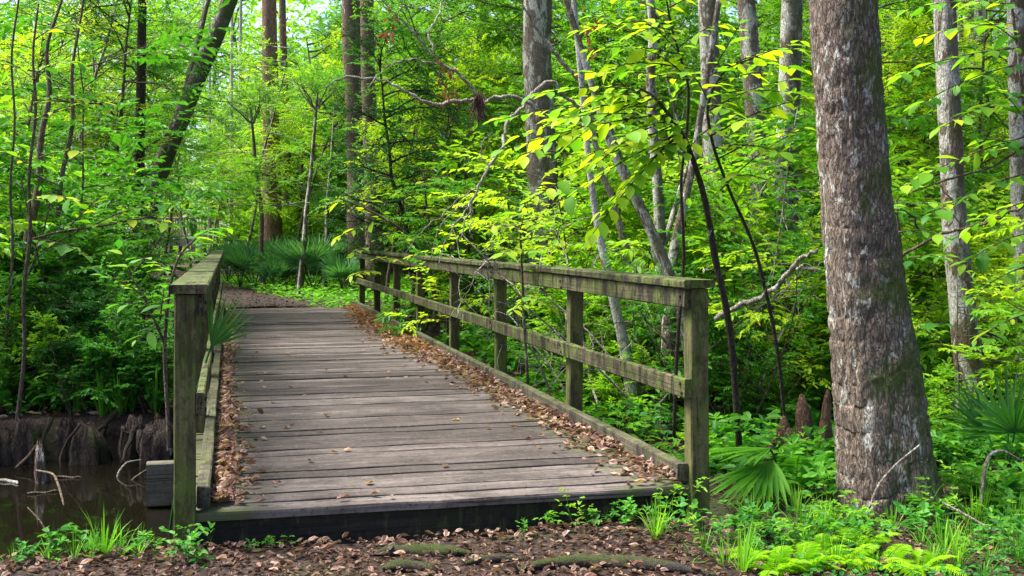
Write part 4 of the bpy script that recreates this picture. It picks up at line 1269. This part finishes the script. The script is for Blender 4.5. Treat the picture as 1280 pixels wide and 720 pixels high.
for i, (p_, d_, s_) in enumerate([(300, 29, 1.15), (318, 28, 1.2), (340, 29.5, 1.25), (362, 27.5, 1.2), (392, 25, 1.35), (418, 26.5, 1.2), (440, 28, 1.2), (285, 32, 1.2), (372, 30.5, 1.25), (430, 23.5, .9), (345, 26, .8)]):
    x, y = at(p_, d_)
    palmetto(["blue-green saw palmetto at the path side of the clump beyond the bridge", "blue-green saw palmetto at the foot of the reddish trunk", "blue-green saw palmetto at the rail side of the clump beyond the bridge"][0 if p_ < 330 else 1 if p_ < 380 else 2] if i != 4 else "largest fan palmetto with a pale upright leaf beyond the bridge", x, y, 10, s_ * 1.02, "palmettos beyond the bridge")
# fan leaf reaching in over the kerb at the creek side
x, y = wxy(1.35, -1.42)
t = thing("palmetto", "palmetto pushing one narrow spiky fan through the creek-side rail over the planks", "palmetto", (x, y, float(gz(np.array([x]), np.array([y]))[0])))
tip = px(264, 432, 6.3) - np.array(t.location)
mb = MB(); mb.tube([(0, 0, 0), tip * np.array([.5, .5, .7]), tip], [.008, .007, .006], 6); obj("stalk", mb.mesh("stalk", M['leaf_dark']), t)
fm = fan_mesh("fan_leaf", 11, .33, 74, M['leaf_dark'], 77, .0085, .02)
dr = nrm(np.array([.55, .0, .83])); sd_ = nrm(np.array([.83, .1, -.55])); nn = np.cross(dr, sd_)
o = obj("fan_leaf", fm, t); o.matrix_basis = Matrix(((dr[0], sd_[0], nn[0], tip[0]), (dr[1], sd_[1], nn[1], tip[1]), (dr[2], sd_[2], nn[2], tip[2]), (0, 0, 0, 1)))
x, y = at(1258, 6.4)
palmetto("dark green spiky fan palmetto low beside the slim white-blotched trunk", x, y, 4, .72, None, FANG, .7, .42)
x, y = at(978, 6.05)
t = thing("palmetto", "old palmetto with yellowed drooping blades lying behind the near post", "palmetto", (x, y, float(gz(np.array([x]), np.array([y]))[0])))
fm = fan_mesh("fan_leaf", 10, .50, 62, M['fern'], 78, .017, .10)
for (a_, b_, dd0, dd1) in [((962, 560), (890, 562), 6.0, 5.75), ((958, 578), (905, 615), 5.95, 5.6), ((965, 575), (935, 630), 5.95, 5.55)]:
    p0, p1 = px(*a_, dd0) - np.array(t.location), px(*b_, dd1) - np.array(t.location)
    dr = nrm(p1 - p0); sd_ = nrm(np.cross(UP, dr)); nn = np.cross(dr, sd_)
    mb = MB(); mb.tube([(0, 0, 0), p0 * .6 + [0, 0, .05], p0], .006, 5); st = obj("stalk", mb.mesh("stalk", M['leaf_dark']), t)
    o = obj("fan_leaf", fm, st); o.matrix_basis = Matrix(((dr[0], sd_[0], nn[0], p0[0]), (dr[1], sd_[1], nn[1], p0[1]), (dr[2], sd_[2], nn[2], p0[2]), (0, 0, 0, 1)))

# ------------------------------------------------------------------ ferns, grasses, herbs
def frond_mesh(seed, mat, L=.5, wid=.17, npair=23):
    g = np.random.default_rng(seed)
    t = np.linspace(0, 1, 9); curve = np.stack([L * (t - .12 * t ** 2), 0 * t, L * (.55 * t - .62 * t ** 2)], -1)
    mb = MB(); mb.tube(curve, np.linspace(.004, .001, 9), 3, cap=False)
    tv = (np.arange(npair) + 1.2) / (npair + 1.5)
    P = np.stack([np.interp(tv, t, curve[:, c]) for c in range(3)], -1)
    T = nrm(np.stack([np.interp(tv, t, np.gradient(curve[:, c])) for c in range(3)], -1))
    ln = wid * np.sin(np.pi * np.clip(tv * .86 + .16, 0, 1)) ** .8 * g.uniform(.9, 1.1, npair)
    pos = np.concatenate([P, P]); s = np.concatenate([np.ones(npair), -np.ones(npair)])[:, None]
    d = np.concatenate([T, T]) * .35 + s * np.array([0, 1.0, 0]) + np.array([0, 0, -.12]) + g.normal(0, .05, (2 * npair, 3))
    nn = np.cross(np.concatenate([T, T]), np.array([0, 1.0, 0])) * -1
    nn = np.where(nn[:, 2:3] < 0, -nn, nn) + g.normal(0, .12, (2 * npair, 3))
    V, Fc, nv = leaf_arrays(pos, d, nn, np.concatenate([ln, ln]), .20, T_OVATE)
    n0 = mb.n
    mb.add(V, [Fc])
    VV = np.concatenate(mb.V)
    return mesh_np("frond", VV, [np.concatenate(v) for v in mb.Fq.values()], mat, np.concatenate([np.full(n0, .3), np.repeat(np.clip(g.normal(.5, .2, 2 * npair), 0, 1), nv)]))


FR = {m: [frond_mesh(80 + k, M[m], .5, .115 + .02 * k) for k in range(3)] for m in ('fern', 'fern_bright')}


def fern(label, x, y, n, s, group=None, m='fern', pitch=(.25, .75)):
    z = float(gz(np.array([x]), np.array([y]))[0])
    t = thing("fern", label, "fern", (x, y, z), group, s=s)
    for i in range(n):
        o = obj("frond", FR[m][i % 3], t, (0, 0, .0), (rng.normal(0, .12), -rng.uniform(*pitch), i * 6.28 / n + rng.normal(0, .3)), (rng.uniform(.75, 1.15),) * 3)
    return t


def grass_mesh(seed, n, L, w, mat, spread=.5, droop=.9):
    g = np.random.default_rng(seed)
    V, Q = [], []
    for i in range(n):
        az = g.random() * 6.28; tl = abs(g.normal(0, spread)); l = L * g.uniform(.55, 1.1)
        d = np.array([math.cos(az), math.sin(az), 0]); s = np.array([-math.sin(az), math.cos(az), 0]) * w
        b0 = d * g.uniform(0, .04); dr = droop * tl
        n0 = len(V)
        for t, ww in ((0, .6), (.35, 1), (.7, .7), (1, .03)):
            c = b0 + d * l * (math.sin(tl) * t + dr * .35 * t * t) + UP * l * (math.cos(tl) * t - dr * .45 * t ** 3)
            V += [c + s * ww, c - s * ww]
        Q += [[n0 + 2 * k, n0 + 2 * k + 1, n0 + 2 * k + 3, n0 + 2 * k + 2] for k in range(3)]
    return mesh_np("blades", V, [Q], mat, np.repeat(g.random(n), 8))


GR = [grass_mesh(90, 26, .42, .006, M['grass'], .45), grass_mesh(91, 20, .34, .005, M['grass'], .6), grass_mesh(92, 16, .6, .011, M['grass'], .22, .6), grass_mesh(93, 30, .75, .008, M['grass'], .3, 1.1)]


def grass(label, x, y, k, s, group=None):
    z = float(gz(np.array([x]), np.array([y]))[0])
    t = thing("grass_tuft", label, "grass", (x, y, z - .01), group, (0, 0, rng.random() * 6.28), s)
    obj("blades", GR[k], t)
    return t


# bright ferns at the foot of the oak
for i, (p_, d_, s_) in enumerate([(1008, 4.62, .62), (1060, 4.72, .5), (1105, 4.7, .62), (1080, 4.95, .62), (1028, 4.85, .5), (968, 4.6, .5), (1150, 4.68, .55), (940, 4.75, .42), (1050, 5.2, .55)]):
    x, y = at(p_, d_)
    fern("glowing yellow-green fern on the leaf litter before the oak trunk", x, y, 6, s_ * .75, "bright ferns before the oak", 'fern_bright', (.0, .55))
# deeper green ferns right of the bridge
for i in range(135):
    d_ = rng.uniform(5.6, 11.5); p_ = rng.uniform(870, 1330)
    x, y = at(p_, d_); u_, v_ = uv(x, y)
    if v_ < 1.6 or (abs(p_ - 1108) < 75 and d_ < 6.4) or (870 < p_ < 990 and d_ < 6.5): continue
    s_ = rng.uniform(.5, .95); fb = rng.random() < .12
    fern("%s %s fern %s" % ("large" if s_ > .72 else "small", "bright" if fb else "green", where(x, y)), x, y, 7, s_, "ferns beside the bridge", 'fern_bright' if fb else 'fern', (.35, 1.1))
for i in range(28):
    u_ = rng.uniform(1.5, 13); v_ = 1.5 + abs(rng.normal(0, 1.0)) + .15
    x, y = wxy(u_, v_)
    fern("low fern behind the posts " + where(x, y), x, y, 6, rng.uniform(.6, 1.0), "ferns behind the posts", 'fern', (.2, .8))
# grasses
for (p_, d_, k, s_) in [(130, 4.85, 0, .85), (150, 4.9, 1, .75), (112, 4.9, 0, .6), (172, 4.85, 1, .6), (92, 4.8, 1, .6), (60, 4.85, 1, .55), (20, 4.9, 0, .6)]:
    x, y = at(p_, d_); grass("bright grass tuft arching at the water's edge before the bridge", x, y, k, s_ * .72, "grass tufts at the water's edge")
for i in range(10):
    p_ = rng.uniform(80, 215); d_ = rng.uniform(8.6, 9.1); x, y = at(p_, d_)
    grass("clump of upright sword-like blades " + where(x, y), x, y, 2, rng.uniform(.5, .8), "upright blades on the creek bank")
for i in range(16):
    p_ = rng.uniform(1125, 1215); d_ = rng.uniform(9.2, 11.5); x, y = at(p_, d_)
    grass("tall arching grass clump between the oak and the slim white-blotched trunk", x, y, 3, rng.uniform(.8, 1.2), "tall grass behind the oak")
for i in range(46):
    p_ = rng.uniform(770, 1290); d_ = rng.uniform(4.5, 5.6); x, y = at(p_, d_); u_, v_ = uv(x, y)
    if u_ > -.05 and v_ < 1.4: continue
    grass("small grass tuft in the leaf litter " + where(x, y), x, y, i % 2, rng.uniform(.28, .6), "small grass tufts near the bridge end")
# herbs
for i in range(130):
    d_ = 4.75 + abs(rng.normal(0, 1.3)); p_ = rng.uniform(880, 1330); x, y = at(p_, d_); u_, v_ = uv(x, y)
    if (u_ > -.1 and v_ < 1.5) or (abs(p_ - 1108) < 55 and abs(d_ - 5.75) < .3) or (870 < p_ < 985 and 5.2 < d_ < 6.3): continue
    s_ = rng.uniform(.3, .6) * (1 if d_ < 5.6 else 1.5)
    place('herb%d' % (i % 4), x, y, "herb", lab('herb%d' % (i % 4), s_, .5, x, y, "herb in the litter"), "herb", "herbs around the oak", s_)
for i in range(70):
    u_ = rng.uniform(.6, 13); v_ = 1.48 + abs(rng.normal(0, .8)) + .05; x, y = wxy(u_, v_)
    place('herb%d' % (i % 3), x, y, "herb", lab('herb%d' % (i % 3), (u_ * 7) % 2, 1, x, y, "herb behind the posts"), "herb", "herbs behind the posts", .85 + .25 * ((u_ * 7) % 2))
for i in range(90):
    p_ = rng.uniform(-90, 225); d_ = rng.uniform(8.7, 12.5); x, y = at(p_, d_); u_, v_ = uv(x, y)
    if v_ > -1.6: continue
    place('herb%d' % (i % 4), x, y, "herb", lab('herb%d' % (i % 4), (d_ * 5) % 2, 1, x, y, "herb on the creek bank"), "herb", "herbs on the creek bank", .9 + .2 * ((d_ * 5) % 2))
# seedlings by the near post and fascia
for i, (p_, d_, s_, k) in enumerate([(226, 4.8, .5, 0), (205, 4.8, .42, 1), (240, 4.78, .4, 3), (80, 4.85, .45, 1), (45, 4.85, .35, 0), (315, 4.92, .18, 3), (345, 4.92, .22, 1), (95, 4.9, .5, 0), (170, 4.8, .28, 0), (30, 4.75, .3, 3)]):
    x, y = at(p_, d_)
    place('herb%d' % (k if k != 2 else 0), x, y, "seedling", "small green seedling on the earth by the creek-side post", "seedling", "seedlings by the creek-side post", s_)
for i, (p_, d_, s_) in enumerate([(645, 5.22, .22), (695, 5.25, .3), (740, 5.32, .4), (785, 5.38, .42), (810, 5.35, .4), (760, 5.3, .35), (832, 5.42, .5), (855, 5.3, .5)]):
    x, y = at(p_, d_)
    place('herb%d' % (i % 4), x, y, "seedling", "tiny seedling sprouting against the dark front board of the bridge", "seedling", "seedlings against the front board", s_)

# ------------------------------------------------------------------ shrubs and saplings that fill the wood
def free(x, y, vmin=1.9):
    u_, v_ = uv(x, y)
    if -1 < u_ < BL + 1 and abs(v_) < vmin: return False
    if float(path_dist(np.array([x]), np.array([y]))[0]) < 2.0: return False
    if u_ < 4.4 and v_ < 1.5: return False
    if u_ > BL - 2 and -2.5 < v_ < 3.4 and u_ < BL + 9: return False
    return True


cnt = 0
for i in range(400):
    p_ = rng.uniform(-170, 150); d_ = rng.uniform(9.4, 16); x, y = at(p_, d_)
    if not free(x, y, 2.2): continue
    cnt += 1
    if cnt > 46: break
    kd = ['shrub0', 'shrub2', 'shrub1', 'shrub3', 'shrub0', 'layer0', 'layer1'][i % 7]; s_ = rng.uniform(.75, 1.25)
    place(kd, x, y, "shrub", lab(kd, s_, 1, x, y, "creek-bank shrub"), "shrub", "shrubs on the creek bank", s_)
cnt = 0
for i in range(400):
    d_ = rng.uniform(7.6, 18); p_ = rng.uniform(470, 1400); x, y = at(p_, d_)
    u_, v_ = uv(x, y)
    if not free(x, y, 2.1) or v_ < 2.0: continue
    if d_ < 9 and 880 < p_ < 1130: continue
    cnt += 1
    if cnt > 75: break
    low = d_ < 10.5
    kd = ['shrub1', 'shrub3', 'shrub0', 'shrub1', 'layer0', 'layer2', 'shrub4'][i % 7]
    s_ = rng.uniform(.35, .6) if low else rng.uniform(.7, 1.15)
    if kd.startswith('layer') and low: s_ *= 1.1
    place(kd, x, y, "shrub", lab(kd, s_, .6, x, y, "woodland shrub"), "shrub", "shrubs beyond the rail", s_)
for i, (p_, d_, s_) in enumerate([(600, 12.5, .75), (700, 11.5, .8), (780, 12, .85), (860, 11.8, .8), (930, 10.6, .7), (1000, 12.5, .9), (1150, 10.6, .75), (1230, 11.5, .8), (640, 16, 1.0), (560, 14, .7), (1060, 10.5, .7), (1240, 9.6, .55), (1258, 8.9, .6), (1138, 9.8, .85), (1112, 9.8, .95), (1325, 7.4, .62)]):
    x, y = at(p_, d_)
    place('layer%d' % [2, 0, 2, 0, 1][i % 5], x, y, "sapling", lab('layer%d' % [2, 0, 2, 0, 1][i % 5], s_, .77, x, y, "sapling"), "sapling", "layered saplings beyond the rail", s_)
for i in range(17):
    p_ = -60 + 270 * ((i * .618) % 1); d_ = rng.uniform(8.65, 9.6); x, y = at(p_, d_)
    if uv(x, y)[1] > -1.55: continue
    kd = ['shrub0', 'shrub3', 'shrub1', 'shrub0', 'shrub2'][i % 5]; s_ = rng.uniform(.35, .62)
    place(kd, x, y, "shrub", lab(kd, s_, .55, x, y, "bush overhanging the water"), "shrub", "bushes overhanging the creek", s_)
for i in range(26):
    p_ = 620 + 400 * ((i * .618) % 1); d_ = rng.uniform(9.2, 12); x, y = at(p_, d_)
    kd = ['shrub1', 'shrub4', 'shrub1', 'layer0', 'shrub0'][i % 5]; s_ = rng.uniform(.5, .9)
    if uv(x, y)[1] < 1.5 + 1.15 * s_: continue
    place(kd, x, y, "shrub", lab(kd, s_, .8, x, y, "thicket shrub"), "shrub", "thicket behind the rail", s_)
# understory trees
cnt = 0
for i in range(1500):
    d_ = 15 + 47 * rng.random() ** .8; p_ = rng.uniform(-220, 1500); x, y = at(p_, d_)
    u_, v_ = uv(x, y)
    if not free(x, y, 3.3): continue
    if u_ > 0 and -2.4 < v_ < 3.2 and u_ < 24: continue
    if 140 < p_ < 350 and 17 < d_ < 56: continue
    cnt += 1
    if cnt > 225: break
    far = d_ > 32
    kd = ['under0', 'under1', 'under2', 'under3', 'under0', 'under5', 'under2', 'under5'][i % 8]
    if kd == 'under4' and far: kd = 'under2'
    s_ = rng.uniform(.7, 1.15) * (1.25 if far else 1)
    place(kd, x, y, "understory_tree", lab(kd, s_, 1, x, y, "understory tree"), "tree", "understory trees in the wood", s_, tilt=.05)
for i, (p_, d_, s_) in enumerate([(60, 31, 1.0), (205, 38, 1.05), (120, 42, 1.2), (20, 24, .9), (372, 27, .75), (482, 21, .68), (300, 31, .78), (512, 18.5, .62), (265, 44, 1.0), (150, 20, .75), (300, 52, 1.0), (395, 34, .9), (430, 36, 1.0), (480, 27, .85), (520, 22, .75), (560, 26, .9), (610, 21, .8), (130, 17, .7), (60, 19, .8), (20, 15.5, .65), (650, 24, .9), (720, 20, .8), (770, 25, .9), (850, 19, .75), (900, 24, .9), (960, 20, .8), (1010, 17, .7), (1130, 15, .65), (1180, 19, .8), (1240, 15, .7), (1290, 18, .8), (330, 48, 1.15), (270, 52, 1.1), (370, 44, 1.1), (240, 40, .95), (140, 30, .9), (90, 27, .9), (455, 46, 1.1), (345, 38, .9), (310, 60, 1.2), (240, 62, 1.2), (1100, 24, .9), (1050, 28, 1.0), (405, 55, 1.2)]):
    x, y = at(p_, d_)
    place('over%d' % (i % 4), x, y, "understory_tree", lab("over%d" % (i % 4), s_, .88, x, y, "high-crowned tree"), "tree", "high-crowned understory trees", s_, tilt=.04)
# bushes closing the view behind the palmettos
for i in range(34):
    p_ = rng.uniform(308, 560); d_ = rng.uniform(33, 50); x, y = at(p_, d_)
    if float(path_dist(np.array([x]), np.array([y]))[0]) < 2.2: continue
    place(['shrub1', 'shrub4', 'shrub1', 'layer0'][i % 4], x, y, "shrub", lab(['shrub1', 'shrub4', 'shrub0', 'layer0'][i % 4], 1, 2, x, y, "bush behind the palmettos,"), "shrub", "bushes behind the palmettos", rng.uniform(1.3, 2.0))
# dark evergreen behind the dead limbs
x, y = at(530, 17.5)
place('under4', x, y, "evergreen_tree", "dark glossy small-leaved evergreen behind the dead limbs", "tree", None, .85)
x, y = at(560, 16.6)
place('shrub2', x, y, "evergreen_shrub", "dark drooping evergreen shrub below the dead limbs", "shrub", None, 1.6)
# tall trees
cnt = 0
for i in range(500):
    d_ = rng.uniform(24, 85); p_ = rng.uniform(-150, 1430); x, y = at(p_, d_); u_, v_ = uv(x, y)
    if not free(x, y, 4) or (-3 < v_ < 3.5 and u_ < 40) or (d_ < 62 and float(path_dist(np.array([x]), np.array([y]))[0]) < 10): continue
    cnt += 1
    if cnt > 70: break
    s_ = rng.uniform(.8, 1.25)
    place('tall%d' % (i % 3), x, y, "forest_tree", lab('tall%d' % (i % 3), s_, 1, x, y, "tall straight forest tree"), "tree", "tall trees of the deeper wood", s_, tilt=.03)

# far wood closing the view
g = np.random.default_rng(900)
n = 130000
th = g.uniform(-.85, .85, n); rr = 66 + 50 * g.random(n)
X = np.sin(th) * rr; Y = np.cos(th) * rr
Zt = 19 + 9 * fbm(th * 14, rr * .05, 33)
Z = Zt * g.random(n) ** 1.15
cl = fbm(th * 55, Z * .35, 44) + .5 * fbm(th * 20, Z * .12, 45)
kp = cl > .66
X, Y, Z, cl = X[kp], Y[kp], Z[kp], cl[kp]
m_ = len(X)
az = g.random(m_) * 6.28
o = obj("distant_woodland", leaf_mesh("distant_woodland", g, np.stack([X, Y, Z], -1), np.stack([np.cos(az), np.sin(az), g.normal(0, .4, m_)], -1), UP + g.normal(0, .5, (m_, 3)), g.uniform(.35, .75, m_), .6, T_DIAMOND, M['leaf_light']))
tag(o, "distant mass of bright green woodland closing the view", "woodland", kind="stuff")

# low green cover
def cover(name, X, Y, size, mat, label, h=.12):
    n = len(X); az = rng.random(n) * 6.28
    d = np.stack([np.cos(az), np.sin(az), rng.uniform(-.1, .5, n)], -1)
    pos = np.stack([X, Y, gz(X, Y) + h * rng.random(n) ** 1.5 + .01], -1)
    return tag(obj(name, leaf_mesh(name, rng, pos, d, UP + rng.normal(0, .35, (n, 3)), size * rng.uniform(.6, 1.2, n), .5, T_OVATE, mat)), label, "ground cover", kind="stuff")


n = 26000
X = rng.uniform(-9, 2.5, n); Y = rng.uniform(18.5, 36, n); u_, v_ = uv(X, Y)
kp = (u_ > BL - 3) & (path_dist(X, Y) > .72 + .3 * rng.random(n)) & ((u_ > BL + .1) | (np.abs(v_) > 1.45))
cover("ground_cover", X[kp], Y[kp], .11, M['grass'], "bright low grass and herbs around the far landing", .2)
n = 9000
Y = 6.0 + 9 * rng.random(n); X = rng.uniform(.05, .55, n) * Y; u_, v_ = uv(X, Y)
kp = (v_ > 1.6) & (fbm(X * 1.2, Y * 1.2, 61) > .46)
cover("ground_cover", X[kp], Y[kp], .075, M['leaf_herb'], "low green herb layer under the trees beside the bridge", .16)
n = 7000
Y = rng.uniform(8.4, 16, n); X = rng.uniform(-.62, -.2, n) * Y; u_, v_ = uv(X, Y)
kp = (v_ < -1.6) & (u_ > 4.0) & (fbm(X * 1.2, Y * 1.2, 63) > .45)
cover("ground_cover", X[kp], Y[kp], .075, M['leaf_herb'], "low green herb layer along the far creek bank", .16)
n = 2600
Y = rng.uniform(4.3, 5.9, n); X = rng.uniform(.2, .62, n) * Y; u_, v_ = uv(X, Y)
kp = ((u_ < -.08) | (v_ > 1.5)) & (fbm(X * 2, Y * 2, 66) > .47) & (X > .9)
cover("ground_cover", X[kp], Y[kp], .035, M['leaf_herb'], "tiny green leaves creeping over the litter at the oak's foot", .07)

# ------------------------------------------------------------------ roots, knees, stumps, sticks
def root(label, pts, d, mat=M['root']):
    P = np.array([px(a, b, dd) for a, b, dd, w in pts]); R = np.array([w for *_, w in pts])
    zz = gz(P[:, 0], P[:, 1]); P[:, 2] = zz + R * .5
    ss = np.linspace(0, len(P) - 1, len(P) * 5)
    Q = np.stack([np.interp(ss, np.arange(len(P)), P[:, c]) for c in range(3)], -1); r = np.interp(ss, np.arange(len(P)), R)
    Q[1:-1] = .25 * Q[:-2] + .5 * Q[1:-1] + .25 * Q[2:]
    Q[:, 2] += .006 * np.sin(ss * 2.1)
    b = Q[0].copy()
    r = r * (.75 + .55 * fbm(ss * 1.7, ss * 0 + R.sum() * 99, 12))
    mb = MB(); mb.tube(Q - b, r, 14, True, .09, rng)
    return tag(obj("root", mb.mesh("root", mat, True), None, tuple(b)), label, "root")


root("black surface root arching out of the litter before the bridge", [(462, 690, 4.85, .006), (485, 688, 4.86, .022), (520, 685, 4.88, .03), (560, 688, 4.86, .028), (592, 692, 4.84, .008)], 4.85)
root("thin dark surface root trailing away from the arching one", [(575, 706, 4.70, .006), (610, 700, 4.74, .022), (640, 695, 4.78, .018), (662, 690, 4.8, .006)], 4.7)
root("mossy green root ridge half sunk in the litter", [(640, 722, 4.58, .01), (680, 708, 4.66, .022), (730, 702, 4.7, .034), (790, 706, 4.68, .03), (850, 716, 4.6, .02), (900, 724, 4.55, .01)], 4.6)
root("knobbly dark root tip at the lower edge of the litter", [(478, 716, 4.62, .01), (500, 713, 4.63, .03), (535, 716, 4.62, .028), (552, 720, 4.6, .008)], 4.6)


def knee(label, x, y, h, r, mat, group=None, seed=0, z=None, lean=.1):
    g = np.random.default_rng(seed)
    z0 = float(gz(np.array([x]), np.array([y]))[0]) if z is None else z
    t = np.linspace(0, 1, 14)
    P = np.stack([lean * h * t ** 2 * g.normal(0, 1), lean * h * t ** 2 * g.normal(0, 1), -.12 + (h + .12) * t], -1)
    R = r * (1 - .68 * t ** .8) * (1 + .1 * np.sin(t * 9 + seed)); R[-1] *= .35; R[-2] *= .8
    ph = g.random(3) * 6.28
    mb = MB(); mb.tube(P, R, 16, True, .03, g, lambda tn, th: 1 + .16 * np.sin(4 * th + ph[0] + 2 * tn) * (1 - tn) + .09 * np.sin(7 * th + ph[1]))
    return tag(obj("cypress_knee", mb.mesh("cypress_knee", mat, True), None, (x, y, z0)), label, "cypress knee", group)


M['knee_red'] = bark_mat("knee_red", (.16, .085, .05), (.06, .035, .025), .0, .15, plate=(40, 40, 8))
for i, (p_, d_, h, r) in enumerate([(1008, 6.9, .46, .09), (980, 6.9, .34, .10), (992, 6.7, .26, .09), (1030, 7.0, .50, .07), (962, 6.8, .2, .09)]):
    x, y = at(p_, d_)
    knee("reddish cypress knee poking out of the ferns behind the oak", x, y, h, r, M['knee_red'], "cypress knees among the ferns", 20 + i)
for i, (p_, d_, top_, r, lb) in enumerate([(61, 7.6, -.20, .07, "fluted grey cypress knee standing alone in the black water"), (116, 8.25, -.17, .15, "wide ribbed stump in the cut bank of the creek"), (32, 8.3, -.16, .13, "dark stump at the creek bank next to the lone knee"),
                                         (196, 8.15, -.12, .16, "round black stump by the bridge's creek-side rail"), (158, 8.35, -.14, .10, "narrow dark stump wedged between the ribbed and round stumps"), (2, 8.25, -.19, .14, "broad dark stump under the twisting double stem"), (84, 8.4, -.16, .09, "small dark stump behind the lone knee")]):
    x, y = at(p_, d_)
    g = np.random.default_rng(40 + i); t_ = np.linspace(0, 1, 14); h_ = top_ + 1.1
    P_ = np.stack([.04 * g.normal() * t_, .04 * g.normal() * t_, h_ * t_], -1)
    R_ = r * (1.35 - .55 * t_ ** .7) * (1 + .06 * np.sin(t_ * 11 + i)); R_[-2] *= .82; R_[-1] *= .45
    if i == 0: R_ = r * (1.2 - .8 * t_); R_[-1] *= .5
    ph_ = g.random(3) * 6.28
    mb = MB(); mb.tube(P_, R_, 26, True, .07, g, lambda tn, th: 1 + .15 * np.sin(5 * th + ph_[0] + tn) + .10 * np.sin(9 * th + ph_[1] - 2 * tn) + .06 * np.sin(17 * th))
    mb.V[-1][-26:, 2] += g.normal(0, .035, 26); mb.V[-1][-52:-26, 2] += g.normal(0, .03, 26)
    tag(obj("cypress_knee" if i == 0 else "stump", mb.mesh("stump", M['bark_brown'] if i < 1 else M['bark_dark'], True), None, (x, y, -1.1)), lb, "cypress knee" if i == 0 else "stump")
for i in range(14):
    p_ = rng.uniform(-70, 205); x, y = at(p_, 8.3 + rng.normal(0, .1)); u_, v_ = uv(x, y)
    y += 0.0
    P_ = poly(rng, (0, 0, rng.uniform(-.2, -.08) + .48), (rng.normal(0, .35), -.35, -1), rng.uniform(.3, .5), 7, .3)
    mb = MB(); mb.tube(P_, np.linspace(rng.uniform(.012, .03), .005, 8), 6, True, .05, rng)
    tag(obj("bank_root", mb.mesh("bank_root", M['bark_dark'], True), None, (x, y, -.48)), "dark root hanging down the cut creek bank to the water", "root", "roots hanging in the creek bank")
x, y = at(87, 5.12); knee("small dark knee with an orange tip at the near water's edge", x, y, .16, .03, M['knee_red'], None, 60)
x, y = at(3, 4.95); knee("stubby grey knee in the litter at the near bank", x, y, .12, .04, M['root'], None, 61)
# floating and leaning sticks in the creek
for i, (lp, d0, d1, lb) in enumerate([
    ([(45, 588, 3), (68, 592, 3), (75, 612, 3), (80, 632, 2)], 6.3, 5.9, "bent pale stick rising from the creek"),
    ([(0, 612, 5), (20, 614, 5), (22, 616, 3)], 7.6, 7.5, "pale log end floating on the black water"),
    ([(68, 605, 3), (95, 602, 3), (102, 604, 2)], 7.7, 7.7, "thin floating stick beyond the lone knee"),
    ([(144, 606, 3), (148, 590, 3), (158, 578, 3), (176, 575, 2)], 7.7, 7.9, "arched grey twig over the water"),
    ([(155, 610, 3), (170, 596, 3), (185, 586, 2)], 7.6, 7.7, "straight grey twig leaning from the water"),
    ([(20, 585, 4), (34, 572, 4), (45, 557, 3)], 7.9, 8.2, "grey stick propped against the creek bank"),
    ([(34, 622, 3), (60, 616, 3), (78, 618, 2)], 7.2, 7.3, "dark floating stick closer to the near bank"),
    ([(52, 700, 2.5), (64, 676, 2.5), (50, 650, 2), (34, 634, 1.5)], 5.1, 5.3, "thin bent twig standing in the near bank grass")]):
    q, r = pix_path(lp, d0, d1)
    if "float" in lb: q[:, 2] = -.415 + .004 * np.sin(np.arange(len(q)))
    b = q[0].copy(); mb = MB(); mb.tube(q - b, r, 6, True, .05, rng)
    tag(obj("stick", mb.mesh("stick", M['dead_wood' if i in (1, 3) else 'twig'], True), None, tuple(b)), lb, "stick")
for (lp, d0, d1, lb) in [([(1086, 636, 3), (1098, 605, 3), (1118, 582, 3), (1150, 556, 2.5)], 5.35, 5.45, "bare slanting stick leaning on the oak's foot"),
                         ([(1225, 645, 5), (1230, 590, 4.5), (1236, 568, 4), (1252, 562, 3.5), (1275, 575, 3), (1300, 590, 3)], 5.5, 5.6, "hooked grey stick arching out of the herbs"),
                         ([(1178, 628, 3), (1210, 645, 3), (1245, 665, 2.5)], 5.2, 5.0, "thin stick lying in the litter past the oak")]:
    q, r = pix_path(lp, d0, d1); b = q[0].copy(); mb = MB(); mb.tube(q - b, r, 6, True, .05, rng)
    tag(obj("stick", mb.mesh("stick", M['dead_wood'], True), None, tuple(b)), lb, "stick")

# ------------------------------------------------------------------ raised boardwalk far down the path
x, y = at(228, 55)
zb = float(gz(np.array([x]), np.array([y]))[0])
bw = thing("raised_boardwalk", "distant grey boardwalk with baluster railing among the trees", "boardwalk", (x, y, zb))
DK = 1.18 - zb
def part(nm, lo, hi, mat=M['far_wood']):
    lo, hi = np.array(lo, float), np.array(hi, float); c = (lo + hi) / 2
    mb = MB(); mb.box(lo - c, hi - c, .006); return obj(nm, mb.mesh(nm, mat), bw, tuple(c))
for i in range(12): part("deck_board", (-1.6 + i * .21, -.9, DK - .05), (-1.6 + i * .21 + .2, .9, DK))
part("beam", (-1.6, -.97, DK - .32), (.9, -.905, DK + .0))
for xx in (-1.5, -.4, .8):
    part("post", (xx, -1.08, -.2), (xx + .1, -.975, DK + 1.0))
    part("post", (xx, .91, -.2), (xx + .1, 1.01, DK + 1.0))
for yy in (-1.0, .92):
    part("rail", (-1.6, yy - .09, DK + 1.003), (.95, yy + .09, DK + 1.04)); part("rail", (-1.6, yy + .032, DK + .1), (.95, yy + .07, DK + .19))
    for i in range(17): part("baluster", (-1.5 + i * .145, yy - .02, DK + .0), (-1.5 + i * .145 + .04, yy + .03, DK + 1.0))
